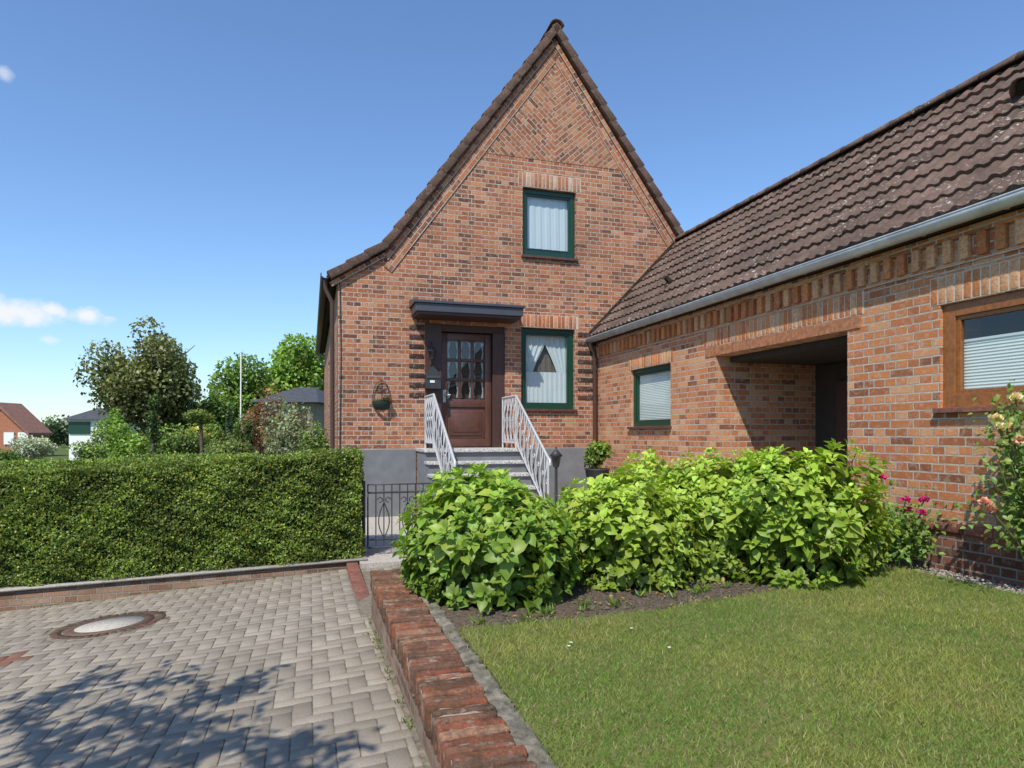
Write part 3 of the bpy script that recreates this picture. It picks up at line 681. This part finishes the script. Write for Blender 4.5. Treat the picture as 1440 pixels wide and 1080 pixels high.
def lantern(nm,x,y,z,par,s=1.):
    V=[];F=[]
    for (r,h) in ((.035,0),(.06,.13),(.085,.135),(.03,.2),(.012,.215),(.012,.25)):
        for q in range(6):
            a=q*math.pi/3; V.append((x+r*s*math.cos(a),y+r*s*math.sin(a),z+h*s))
    for k in range(5):
        for q in range(6): F.append((k*6+q,k*6+(q+1)%6,(k+1)*6+(q+1)%6,(k+1)*6+q))
    return npmesh(nm,V,F,4,M_black,par,np.ones((len(V),3)))
wl=empty('wall_lantern',(DX,DY,0),TH)
lantern('lantern_head',-.62,-.13,2.92,wl); tube('lantern_arm',[[(-.62,-.012,2.86),(-.62,-.1,2.82),(-.62,-.13,2.92)],[(-.62,-.012,3.1),(-.62,-.09,3.22),(-.62,-.13,3.15)]],.01,M_black,wl)
mb=empty('mailbox',(DX,DY,0),TH)
prismY('mailbox_body',[(-.73,2.42),(-.47,2.42),(-.47,2.66),(-.60,2.80),(-.73,2.66)],-.16,-.02,M_black,mb)
box('mailbox_flap',(-.71,-.175,2.60),(-.49,-.161,2.64),M_anth,mb); box('mailbox_label',(-.66,-.168,2.52),(-.58,-.162,2.56),M_white,mb)
# stairs
st=empty('entrance_steps',(DX,DY,0),TH)
box('landing_base',(-.86,-.88,.1),(.74,-.024,1.35),M_plinth,st)
box('landing_tread',(-.88,-.93,1.352),(.76,.10,1.405),M_gran,st,.008)
for i in range(1,6):
    zt=1.40-.185*i; v1=-.88-.28*i
    box('step_base',(-.86,v1+.0,.1),(.74,v1+.279,zt-.05),M_plinth,st)
    box('step_tread',(-.88,v1-.04,zt-.048),(.76,v1+.279,zt),M_gran,st,.008)
box('side_blocks',(-.90,-2.35,.1),(-.80,-.5,.8),M_plinth,st)
def railing(nm,u):
    rl=empty(nm,(DX,DY,0),TH)
    top=[(-.05,2.28),(-.85,2.28),(-2.4,1.30)]; bot=[(-.05,1.50),(-.85,1.50),(-2.4,.52)]
    def zi(pl,v):
        for (a,b),(c,d) in zip(pl,pl[1:]):
            if c<=v<=a: return b+(d-b)*(v-a)/(c-a)
        return pl[-1][1]
    tube('handrail',[[(u,v,z) for v,z in top]+[(u,-2.47,1.27),(u,-2.47,1.2)]],.02,M_iron,rl)
    tube('bottom_rail',[[(u,v,z) for v,z in bot]],.013,M_iron,rl)
    tube('posts',[[(u,-.85,1.3),(u,-.85,2.28)],[(u,-2.4,.15),(u,-2.4,1.3)],[(u,-.06,1.3),(u,-.06,2.28)]],.018,M_iron,rl)
    sp=[];v=-.16;k=0
    while v>-2.35:
        zb_,zt_=zi(bot,v),zi(top,v)
        if k%2==0: sp.append([(u,v,zb_),(u,v,zt_)])
        else:
            pts=[]
            for q in range(13):
                t=q/12; pts.append((u-.05*math.sin(math.pi*t)**2,v+.035*math.sin(t*2*math.pi),zb_+(zt_-zb_)*t))
            sp.append(pts)
            c=(zb_+zt_)/2; sp.append([(u,v+.045*math.cos(a)*(1-a/9),c+.045*math.sin(a)*(1-a/9)) for a in [x*.5 for x in range(14)]])
        v-=.095;k+=1
    tube('balusters',sp,.0095,M_iron,rl)
railing('stair_railing',-.72); railing('stair_railing.001',.66)
gt=empty('garden_gate',(DX,DY,0),TH)
gy=-3.0; g0,g1=-1.93,-.95; gb,gtp=.24,1.02
tube('gate_frame',[[(g0,gy,gb),(g1,gy,gb),(g1,gy,gtp),(g0,gy,gtp),(g0,gy,gb)],[(g0,gy,gtp-.1),(g1,gy,gtp-.1)],[(g0,gy,gb+.1),(g1,gy,gb+.1)]],.012,M_black,gt)
tube('gate_posts',[[(g0-.05,gy,.0),(g0-.05,gy,1.07)],[(g1+.05,gy,.0),(g1+.05,gy,1.07)]],.022,M_black,gt)
sp=[]
for i in range(1,10):
    x=g0+(g1-g0)*i/10; sp.append([(x,gy,gb),(x,gy,gtp)])
for i in (2,5,8):
    x=g0+(g1-g0)*i/10
    for s in (-1,1):
        sp.append([(x+s*.075*math.sin(t)*(1-.25*t/3.1),gy-.012,.36+.44*t/3.14) for t in [q*3.14/12 for q in range(13)]])
        sp.append([(x+s*(.05+.03*math.cos(a)),gy-.012,.83+.03*math.sin(a)) for a in [q*.5 for q in range(11)]])
tube('gate_bars',sp,.007,M_black,gt)
# hedge wall
hw_=empty('hedge_retaining_wall',(DX,DY,0),TH)
def hz(u,base,sl): return base+sl*(u+2)
V=[];ul=(-15,-1.96)
for (yy) in (-3.26,-3.0):
    for u_ in ul:
        V.append((u_,yy,-.9)); V.append((u_,yy,hz(u_,.135,.033)))
F=[(0,2,3,1),(2,6,7,3),(6,4,5,7),(4,0,1,5),(1,3,7,5)]
o=npmesh('wall_body',V,F,4,M_low,hw_,np.ones((8,3))); boxuv(o)
V=[]
for (yy) in (-3.29,-2.98):
    for u_ in ul:
        V.append((u_,yy,hz(u_,.139,.033))); V.append((u_,yy,hz(u_,.160,.033)))
npmesh('wall_coping',V,[(0,2,3,1),(2,6,7,3),(6,4,5,7),(4,0,1,5),(1,3,7,5),(0,4,6,2)],4,M_conc,hw_,np.ones((8,3)))
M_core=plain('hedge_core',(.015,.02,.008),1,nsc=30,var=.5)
hd=empty('clipped_hedge',(DX,DY,0),TH)
def hedge(nm,par,u0,u1,v0,v1,ztf,zbf,dens,lf,col,ins=.05):
    def und(a,b): return .026*np.sin(a*3.1+b*2)+.022*np.sin(a*7.3-b*5+1)+.018*np.sin(a*17+b*13)+.014*np.sin(b*23+a*9)+.012*np.sin(a*41-b*37)
    A=[];Nn=[]
    hgt=1.25
    nf=int(dens*(u1-u0)*hgt); u=rng.uniform(u0,u1,nf); t=rng.random(nf)
    zb_,zt_=zbf(u),ztf(u); z=zb_+(zt_-zb_)*t; dep=rng.exponential(.038,nf)
    v=v0+und(u,z*1.5)+dep-.02+.05*np.clip((t-.93)/.07,0,1)**2-.05*(1-t)
    A.append(np.stack([u,v,z],1)); Nn.append(np.tile([0,-1.,.25],(nf,1))); d1=dep+und(u,z*1.5)*.8
    ntp=int(dens*(u1-u0)*(v1-v0)*1.1); u=rng.uniform(u0,u1,ntp); v=rng.uniform(v0,v1,ntp); dep=rng.exponential(.025,ntp)
    A.append(np.stack([u,v,ztf(u)+und(u,v*2)*.7-dep+.01+(rng.random(ntp)<.04)*rng.uniform(0,.05,ntp)],1)); Nn.append(np.tile([0,-.1,1.],(ntp,1))); d2=dep
    ne=int(dens*(v1-v0)*hgt); 
    for ue,sg in ((u1,1),(u0,-1)):
        v=rng.uniform(v0,v1,ne); t=rng.random(ne); z=zbf(ue)+(ztf(ue)-zbf(ue))*t; dep=rng.exponential(.03,ne)
        A.append(np.stack([ue-sg*dep+und(v,z),v,z],1)); Nn.append(np.tile([sg*1.,0,.2],(ne,1)))
    P=np.concatenate(A);Nn=np.concatenate(Nn); n=len(P)
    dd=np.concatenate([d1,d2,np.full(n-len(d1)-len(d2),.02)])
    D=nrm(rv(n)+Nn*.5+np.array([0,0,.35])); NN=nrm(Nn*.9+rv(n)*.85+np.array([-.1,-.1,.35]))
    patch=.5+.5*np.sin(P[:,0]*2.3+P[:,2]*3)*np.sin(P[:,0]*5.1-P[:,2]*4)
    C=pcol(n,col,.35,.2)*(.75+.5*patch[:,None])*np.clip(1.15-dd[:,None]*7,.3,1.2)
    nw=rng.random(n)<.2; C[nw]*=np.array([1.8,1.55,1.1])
    leaves(nm,P,D,NN,rng.uniform(.02,.038,n)*lf,rng.uniform(.014,.026,n)*lf,np.clip(C,0,.8),M_leaf,par)
    V=[]
    for (yy) in (v0+.07,v1-.06):
        for u_ in (u0+.06,u1-.07): V.append((u_,yy,zbf(u_)-.05)); V.append((u_,yy,ztf(u_)-.07))
    npmesh(nm+'_core',V,[(0,2,3,1),(2,6,7,3),(6,4,5,7),(4,0,1,5),(1,3,7,5)],4,M_core,par,np.ones((8,3)))
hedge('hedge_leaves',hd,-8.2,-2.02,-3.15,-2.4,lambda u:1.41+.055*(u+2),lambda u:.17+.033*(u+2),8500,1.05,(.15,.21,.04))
h2=empty('clipped_hedge.001',(DX,DY,0),TH)
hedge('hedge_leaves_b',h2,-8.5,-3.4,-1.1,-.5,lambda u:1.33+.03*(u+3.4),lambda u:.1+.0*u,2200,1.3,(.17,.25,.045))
# ------------------------------------------------------------ hydrangeas
M_stem=plain('stem',(.22,.17,.08),.8)
def hydrangea(nm,cx,cy,zb,rx,ry,h,nt_,col,lsz=.115,seed=1,spiky=.3):
    r_=np.random.default_rng(seed); par=empty(nm,(0,0,0))
    K=24; lob=nrm(r_.normal(size=(K,3))); lob[:,2]=np.abs(lob[:,2]); amp=r_.uniform(-spiky,spiky*1.1,K)
    d=nrm(r_.normal(size=(nt_,3))); low=r_.random(nt_)<.3; d[:,2]=np.where(low,-r_.random(nt_)*.55,np.abs(d[:,2])); d=nrm(d)
    rad=1+((np.clip(d@lob.T,0,1)**14)*amp[None]).sum(1); rad*=np.where(r_.random(nt_)<.35,r_.uniform(.5,.9,nt_),r_.uniform(.88,1.1,nt_))
    cz=zb+h*.42
    T=np.stack([cx+d[:,0]*rx*rad,cy+d[:,1]*ry*rad,cz+np.where(d[:,2]>0,d[:,2]*h*.58,d[:,2]*h*.72)*rad],1)
    T[:,2]=np.maximum(T[:,2],zb+r_.uniform(.05,.12,nt_))
    ax=nrm(d*np.array([.8,.8,.5])+np.array([0,0,.75])+r_.normal(0,.22,(nt_,3)))
    Ps=[];Ds=[];Ns=[];Ls=[];Cs=[]
    tsz=r_.uniform(.7,1.25,nt_)
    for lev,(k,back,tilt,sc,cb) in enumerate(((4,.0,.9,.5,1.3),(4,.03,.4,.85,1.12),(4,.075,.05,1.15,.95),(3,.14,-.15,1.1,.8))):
        for j in range(k):
            a=2*np.pi*j/k+lev*.8+r_.uniform(-.45,.45,nt_)
            e1=nrm(np.cross(ax,r_.normal(size=(nt_,3))*.001+np.array([1,.3,0]))); e2=np.cross(ax,e1)
            out=np.cos(a)[:,None]*e1+np.sin(a)[:,None]*e2
            tl=tilt+r_.uniform(-.4,.35,nt_)
            D=nrm(out+ax*tl[:,None]); 
            P=T-ax*back+out*.012; P[:,2]=np.maximum(P[:,2],zb+.03); l=lsz*sc*r_.uniform(.65,1.2,nt_)*tsz
            Ps.append(P);Ds.append(D);Ns.append(nrm(ax-out*tl[:,None]+r_.normal(0,.3,(nt_,3))));Ls.append(l)
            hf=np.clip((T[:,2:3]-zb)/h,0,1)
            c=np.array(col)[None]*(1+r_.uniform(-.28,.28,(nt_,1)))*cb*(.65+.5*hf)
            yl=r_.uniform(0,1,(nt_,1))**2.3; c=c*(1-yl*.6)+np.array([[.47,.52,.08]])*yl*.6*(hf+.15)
            Cs.append(c)
    P=np.concatenate(Ps);D=np.concatenate(Ds);Nn=np.concatenate(Ns);l=np.concatenate(Ls);C=np.clip(np.concatenate(Cs),0,1)
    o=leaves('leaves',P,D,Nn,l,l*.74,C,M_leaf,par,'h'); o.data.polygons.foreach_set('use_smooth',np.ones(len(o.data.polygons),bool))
    sp=[]
    for i in range(0,nt_,7):
        b0=(cx+(T[i,0]-cx)*.3,cy+(T[i,1]-cy)*.3,zb-.02); m_=(cx+(T[i,0]-cx)*.6,cy+(T[i,1]-cy)*.6,zb+(T[i,2]-zb)*.5); sp.append([b0,m_,tuple(T[i])])
    tube('stems',sp,.005,M_stem,par)
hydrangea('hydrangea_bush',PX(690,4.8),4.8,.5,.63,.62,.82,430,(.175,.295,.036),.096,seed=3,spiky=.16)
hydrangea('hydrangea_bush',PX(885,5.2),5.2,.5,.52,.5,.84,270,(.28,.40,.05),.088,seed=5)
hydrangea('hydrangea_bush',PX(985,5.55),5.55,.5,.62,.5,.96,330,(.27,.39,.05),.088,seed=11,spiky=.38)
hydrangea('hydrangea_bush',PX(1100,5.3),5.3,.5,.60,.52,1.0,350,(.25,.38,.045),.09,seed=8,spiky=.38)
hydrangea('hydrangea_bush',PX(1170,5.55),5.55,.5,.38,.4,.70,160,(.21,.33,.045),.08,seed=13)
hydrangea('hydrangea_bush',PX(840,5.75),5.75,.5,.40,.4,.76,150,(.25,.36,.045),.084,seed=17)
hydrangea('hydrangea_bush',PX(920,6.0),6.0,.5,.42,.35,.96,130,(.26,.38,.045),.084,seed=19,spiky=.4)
# ------------------------------------------------------------ generic foliage
def blob(nm,c,r,n,lf,col,par=None,K=9,var=.3,low=-.6,mat=M_leaf,sub=.45,shape='q'):
    c=np.array(c);r=np.array(r)
    d=rv(K); d[:,2]=np.maximum(d[:,2],low); cc=c+d*r*rng.uniform(.35,.78,(K,1)); cr=rng.uniform(.32,.55,K)*sub/.45
    w=cr**2/np.sum(cr**2); idx=rng.choice(K,n,p=w); q=rv(n); rad=rng.uniform(.55,1.08,n)**.6
    P=cc[idx]+q*(cr[idx]*rad)[:,None]*r
    Nn=nrm(q+rv(n)*.7+np.array([0,0,.3])); D=nrm(rv(n)+np.array([0,0,-.1]))
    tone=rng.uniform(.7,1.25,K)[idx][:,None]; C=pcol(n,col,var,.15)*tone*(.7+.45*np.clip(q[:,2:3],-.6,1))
    l=rng.uniform(.7,1.3,n)*lf
    return leaves(nm,P,D,Nn,l,l*.7,np.clip(C,0.003,1),mat,par,shape)
def tree(nm,x,y,zg,ztop,rx,col,n,lf,trunk_frac=.3,K=26,seed=0,low=-.7,sub=.42):
    par=empty(nm,(0,0,0)); h=ztop-zg; cz=zg+h*(trunk_frac+(1-trunk_frac)/2); rz=h*(1-trunk_frac)/2*1.05
    blob('crown',(x,y,cz),(rx,rx,rz),n,lf,col,par,K,.3,low,sub=sub)
    sp=[];ra=[]
    sp.append([(x,y,zg-.2),(x+.05*rx,y,zg+h*trunk_frac),(x-.03*rx,y,cz+rz*.4)]); ra.append([1,.75,.2])
    for i in range(9):
        a=i*2.4; z0_=zg+h*(trunk_frac*.8+.05*i); sp.append([(x,y,z0_),(x+math.cos(a)*rx*.35,y+math.sin(a)*rx*.35,z0_+h*.13),(x+math.cos(a)*rx*.75,y+math.sin(a)*rx*.75,z0_+h*.28)]); ra.append([.45,.3,.08])
    tube('trunk',sp,h*.022,M_bark,par,radii=ra)
GZ=-.45
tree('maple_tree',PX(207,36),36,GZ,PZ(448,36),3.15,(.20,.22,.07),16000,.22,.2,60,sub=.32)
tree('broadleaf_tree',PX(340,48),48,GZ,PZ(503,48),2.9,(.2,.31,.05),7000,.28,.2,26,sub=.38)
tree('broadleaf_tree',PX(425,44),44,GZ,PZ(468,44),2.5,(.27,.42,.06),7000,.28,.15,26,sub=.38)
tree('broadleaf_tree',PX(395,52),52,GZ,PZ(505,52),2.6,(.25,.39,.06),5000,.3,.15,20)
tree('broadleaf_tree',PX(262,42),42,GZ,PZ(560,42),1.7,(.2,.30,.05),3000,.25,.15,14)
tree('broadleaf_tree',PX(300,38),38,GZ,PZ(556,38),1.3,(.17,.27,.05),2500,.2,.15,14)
par=empty('distant_tree_line'); 
for i in range(26):
    px=-260+i*26+rng.uniform(-8,8); Y_=rng.uniform(85,120); top=rng.uniform(578,602) if px<300 else rng.uniform(560,590)
    z=PZ(top,Y_); blob('treeline_crown',(PX(px,Y_),Y_,(z+GZ)/2),(3.6,3,(z-GZ)/2+.5),800,.6,(.11,.17,.07),par,9)
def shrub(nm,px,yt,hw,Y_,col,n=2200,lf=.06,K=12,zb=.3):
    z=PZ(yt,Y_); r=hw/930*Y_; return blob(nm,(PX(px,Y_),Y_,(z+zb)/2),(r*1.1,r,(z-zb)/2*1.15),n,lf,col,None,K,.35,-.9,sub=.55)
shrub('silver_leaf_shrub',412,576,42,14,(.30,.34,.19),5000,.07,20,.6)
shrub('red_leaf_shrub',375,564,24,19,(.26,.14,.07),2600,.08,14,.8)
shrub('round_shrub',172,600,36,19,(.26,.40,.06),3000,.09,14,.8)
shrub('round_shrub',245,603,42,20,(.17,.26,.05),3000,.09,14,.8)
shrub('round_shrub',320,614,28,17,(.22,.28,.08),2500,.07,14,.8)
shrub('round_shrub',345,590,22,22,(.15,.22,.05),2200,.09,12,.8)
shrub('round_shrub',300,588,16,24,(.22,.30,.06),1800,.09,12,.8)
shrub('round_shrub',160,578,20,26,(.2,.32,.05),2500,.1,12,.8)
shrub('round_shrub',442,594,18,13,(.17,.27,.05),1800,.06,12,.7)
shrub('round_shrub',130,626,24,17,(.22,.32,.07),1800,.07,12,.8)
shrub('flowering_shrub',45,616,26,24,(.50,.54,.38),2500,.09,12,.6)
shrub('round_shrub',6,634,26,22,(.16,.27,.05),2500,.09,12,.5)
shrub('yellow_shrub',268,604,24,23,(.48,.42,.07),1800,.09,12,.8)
def cone_tree(nm,px,yt,hw,Y_,col):
    par=empty(nm); z=PZ(yt,Y_); r=hw/930*Y_; x=PX(px,Y_)
    for i in range(6):
        t=i/5; blob('tier',(x,Y_,.2+(z-.3)*t),(r*(1.1-.75*t),r*(1.1-.75*t),(z-.2)/7),500,.06,col,par,5,.3,-.8,sub=.6)
    tube('trunk',[[(x,Y_,-.5),(x,Y_,z-.3)]],.05,M_bark,par)
cone_tree('spiral_topiary',215,566,15,18,(.10,.17,.04)); cone_tree('conifer_tree',322,582,11,24,(.07,.12,.045)); cone_tree('conifer_tree',350,600,9,18,(.09,.15,.04))
um=empty('umbrella_pine'); 
blob('crown',(PX(282,18),18,PZ(588,18)),(.55,.5,.22),2600,.06,(.24,.32,.06),um,8,.3,-.5); tube('trunk',[[(PX(282,18),18,-.5),(PX(284,18),18,1.2),(PX(282,18),18,PZ(592,18))]],.05,M_bark,um)
tube('flagpole',[[(PX(338,30),30,-.5),(PX(339,30),30,PZ(496,30))]],.035,M_white)
# neighbour houses
def hipped(nm,x0,x1,y0,y1,zw,zr,wallm,roofm,ridge_in=.3,wins=3):
    par=empty(nm)
    box('walls',(x0,y0,-.5),(x1,y1,zw),wallm,par)
    e=.4; ym=(y0+y1)/2; xi=(x1-x0)*ridge_in
    V=[(x0-e,y0-e,zw),(x1+e,y0-e,zw),(x1+e,y1+e,zw),(x0-e,y1+e,zw),(x0+xi,ym,zr),(x1-xi,ym,zr)]
    me=bpy.data.meshes.new('roof'); me.from_pydata(V,[],[(0,1,5,4),(1,2,5),(2,3,4,5),(3,0,4),(3,2,1,0)]); me.materials.append(roofm); o=link(bpy.data.objects.new('roof',me),par)
    for i in range(wins):
        xx=x0+(x1-x0)*(i+.5)/wins; box('window',(xx-.35,y0-.05,zw-1.2),(xx+.35,y0+.02,zw-.4),M_dk,par)
    return par
M_slate=plain('slate_roof',(.06,.06,.066),.7,nsc=3); M_rwall=plain('neighbour_brick',(.35,.14,.08),.9,nsc=8)
M_rr=plain('neighbour_roof',(.25,.12,.085),.8,nsc=4); M_beige=plain('dark_render_wall',(.22,.19,.15),.9,nsc=4)
hipped('neighbour_bungalow',PX(366,32),PX(440,32),32,38,PZ(566,32),PZ(543,34),M_beige,M_slate,.3,2)
p=hipped('white_house',PX(97,48),PX(150,48),48,52,PZ(590,48),PZ(574,50),M_white,M_slate,.3,0)
box('green_cladding',(PX(97,48)+.02,47.9,PZ(610,48)),(PX(127,48),47.97,PZ(593,48)),M_green,p)
p=empty('brick_neighbour_house')
xl,xr=PX(-34,60),PX(44,60); zr_,ze_=PZ(570,60),PZ(607,60)
prismY('gable',[(xl,-.5),(xr,-.5),(xr,ze_),((xl+xr)/2,zr_),(xl,ze_)],59.5,62,M_rwall,p)
mx_=(xl+xr)/2
prismY('roof_side',[(xr+.4,ze_-.35),(xr+.4,ze_-.1),(mx_,zr_+.25),(mx_,zr_)],59.1,62.2,M_rr,p)
prismY('roof_side_b',[(xl-.4,ze_-.35),(mx_,zr_),(mx_,zr_+.25),(xl-.4,ze_-.1)],59.1,62.2,M_rr,p)
for px in (8,28): box('window',(PX(px,59)-.45,59.35,PZ(625,59)),(PX(px,59)+.45,59.45,PZ(608,59)),M_white,p)
# ------------------------------------------------------------ small garden things
hp=empty('wall_planter',(DX,DY,0),TH)
pu=-1.46; V=[];F=[]
for (r,z) in ((.08,2.05),(.13,2.08),(.16,2.17),(.16,2.19)):
    for q in range(13):
        a=math.pi+math.pi*q/12; V.append((pu+r*math.cos(a),-.02+r*math.sin(a)*.9,z))
for k in range(3):
    for q in range(12): F.append((k*13+q,k*13+q+1,(k+1)*13+q+1,(k+1)*13+q))
npmesh('basket',V,F,4,plain('planter_green',(.01,.03,.025),.6),hp,np.ones((len(V),3)))
tube('wire_back',[[(pu+.15*math.cos(a),-.03,2.2+.35*math.sin(a)) for a in [q*math.pi/14 for q in range(15)]],[(pu,-.03,2.1),(pu,-.03,2.55)],[(pu-.15,-.03,2.2),(pu+.15,-.03,2.2)]]+[[(pu+s*(.06+.04*math.cos(a)),-.03,2.42+.04*math.sin(a)) for a in [q*.5 for q in range(13)]] for s in (-1,1)],.006,M_black,hp)
blob('dry_plant',(pu,-.1,2.24),(.13,.08,.07),160,.035,(.16,.14,.07),hp,5)
gl=empty('garden_lantern',(0,0,0)); lx,ly=PX(782,8.9),8.9
tube('post',[[(lx,ly,.1),(lx,ly,1.2)]],.02,M_black,gl); lantern('lantern_head',lx,ly,1.2,gl,1.1)
pp=empty('potted_shrub',(0,0,0)); px_,py_=PX(840,10.9),10.9
V=[];F=[]
for (r,z) in ((.12,.2),(.15,.7),(.2,1.05),(.22,1.07),(.2,1.08),(0,1.03)):
    for q in range(20):
        a=q*math.pi/10; V.append((px_+r*math.cos(a),py_+r*math.sin(a),z))
for k in range(5):
    for q in range(20): F.append((k*20+q,k*20+(q+1)%20,(k+1)*20+(q+1)%20,(k+1)*20+q))
npmesh('pot',V,F,4,M_black,pp,np.ones((len(V),3)),True)
blob('leaves',(px_,py_,1.30),(.26,.24,.22),700,.075,(.24,.36,.05),pp,9,shape='h')
M_cane=plain('rose_cane',(.10,.14,.04),.7)
def rose(nm,pts,cols_,base,zb,h,r,nl,col,nst=11,bl=.038):
    par=empty(nm); bx,by=base; sp=[]; tips=[]
    for i in range(nst):
        a=rng.uniform(0,6.28); rr=r*rng.uniform(.3,1); t=(bx+rr*math.cos(a),by+rr*math.sin(a)*.6,zb+h*rng.uniform(.45,1)); m_=(bx+rr*.4*math.cos(a),by+rr*.3*math.sin(a),zb+h*rng.uniform(.25,.5))
        sp.append([(bx,by,zb-.02),m_,t]); tips+= [t,m_,tuple((p+q)/2 for p,q in zip(m_,t))]
    for p in pts: sp.append([(bx,by,zb-.02),(bx+(p[0]-bx)*.4,by+(p[1]-by)*.4,zb+(p[2]-zb)*.6),p]); tips.append((p[0],p[1],p[2]-.06))
    tube('canes',sp,.005,M_cane,par)
    T=np.array(tips); idx=rng.integers(0,len(T),nl); P=T[idx]+rng.normal(0,.075,(nl,3))
    D=nrm(rv(nl)+np.array([0,0,.1])); l=rng.uniform(.03,.065,nl)
    leaves('leaves',P,D,nrm(rv(nl)*.6+np.array([-.3,-.4,1])),l,l*.65,pcol(nl,col,.3,.2),M_leaf,par,'h')
    for p,cc in zip(pts,cols_):
        n=30; d=rv(n); d[:,2]=np.abs(d[:,2])*.8; P=np.array(p)+d*.012; D=nrm(d+rv(n)*.4)
        leaves('bloom',P,D,nrm(rv(n)),np.full(n,bl),np.full(n,bl*1.05),pcol(n,cc,.25,.05),M_petal,par,'h')
def rp(px,py,Y_): return (PX(px,Y_),Y_,PZ(py,Y_))
pk=(.62,.04,.24); sm=(.8,.42,.32); ye=(.8,.66,.40)
rose('pink_rose_bush',[rp(1300,704,5.6),(rp(1277,718,5.6)),rp(1273,704,5.65),rp(1239,672,5.75),rp(1296,722,5.5),rp(1225,705,5.6)],[pk,pk,pk,pk,pk,(.6,.1,.2)],(PX(1262,5.7),5.7),.5,.52,.44,1300,(.16,.26,.05),18)
rose('salmon_rose_bush',[rp(1400,590,4.7),rp(1415,600,4.7),rp(1385,708,4.6),rp(1393,718,4.6),rp(1428,560,4.7),rp(1436,620,4.65),rp(1405,602,4.65)],[ye,ye,sm,sm,ye,sm,ye],(PX(1458,4.75),4.75),.5,1.45,.38,2000,(.17,.26,.05),26,.042)
n=480; e=[]
for i in range(30):
    px=rng.uniform(650,1300); t=(px-650)/650; 
    x=-.25+3.2*t+rng.normal(0,.08); y=3.95+1.7*t+rng.normal(0,.05); e.append((x,y,.51))
P=np.repeat(np.array(e),16,axis=0)+rng.normal(0,.02,(n,3))*np.array([1,1,0]); D=rv(n); D[:,2]=np.abs(D[:,2])+.4
leaves('weeds',P,D,rv(n),rng.uniform(.03,.08,n),rng.uniform(.008,.02,n),pcol(n,(.17,.24,.05)),M_leaf)
e=[]
for i in range(46):
    if rng.random()<.5: u=rng.uniform(-6.5,-2.2); v=-3.27
    else: u=-2.165; v=rng.uniform(-9.4,-5.9)
    x,y,_=H(u,v); e.append((x,y,drive_z(x,y)))
P=np.repeat(np.array(e),9,axis=0)+rng.normal(0,.018,(46*9,3))*np.array([1,1,0]); n=len(P); D=rv(n); D[:,2]=np.abs(D[:,2])+.3
leaves('drive_edge_weeds',P,D,rv(n),rng.uniform(.012,.035,n),rng.uniform(.006,.012,n),pcol(n,(.16,.20,.05)),M_leaf)
# ------------------------------------------------------------ tree behind the camera (its shadow falls on the drive)
tr=empty('overhanging_tree')
tgt=[(100,965),(60,985),(150,1000),(215,960),(190,1010),(280,985),(320,970),(250,1020),(20,1010),(330,1050),(400,1055),(430,1052),(120,1040),(200,1060),(40,1050),(270,1065),(-60,1000),(-100,960),(60,1065),(150,1070),(230,1040)]
cs=[]
for px,py in tgt:
    r_=(px-720)/930; dr_=(py-610)/930; Y_=1.288/(dr_+.078*r_-.0202); x=r_*Y_; z=drive_z(x,Y_); t=3.6/-sd.z
    cs.append((x-sd.x*t,Y_-sd.y*t,z+3.6))
cs=np.array(cs)
root=(-6.6,-3.4,-.5); hub=(-5.6,-2.4,2.6)
sp=[[root,(-6.3,-3.1,1.2),hub]];ra=[[1,.8,.6]]
Ps=[]
for c_ in cs:
    m_=tuple((a+b)/2+rng.normal(0,.12) for a,b in zip(hub,c_)); sp.append([hub,m_,tuple(c_)]); ra.append([.3,.12,.05])
    for q in range(6):
        d=nrm(rng.normal(size=(1,3))*np.array([[1,1,.35]])+np.array([[.5,.4,0]]))[0]*rng.uniform(.15,.42); e_=np.array(c_)+d; sp.append([tuple(c_),tuple(e_)]); ra.append([.06,.03])
        for k in range(12): Ps.append(np.array(c_)+d*(k/10)+rng.normal(0,.022,3))
tube('trunk',sp,.13,M_bark,tr,radii=ra)
P=np.array(Ps); bk=900; Q=np.array([-5.2,-3.0,5.0])+rv(bk)*rng.uniform(.4,1.8,(bk,1)); P=np.concatenate([P,Q]); n=len(P)
leaves('leaves',P,nrm(rv(n)),nrm(rv(n)*.6+np.array([0,0,1.])),rng.uniform(.06,.11,n),rng.uniform(.04,.07,n),pcol(n,(.07,.13,.03)),M_leaf,tr,'h')
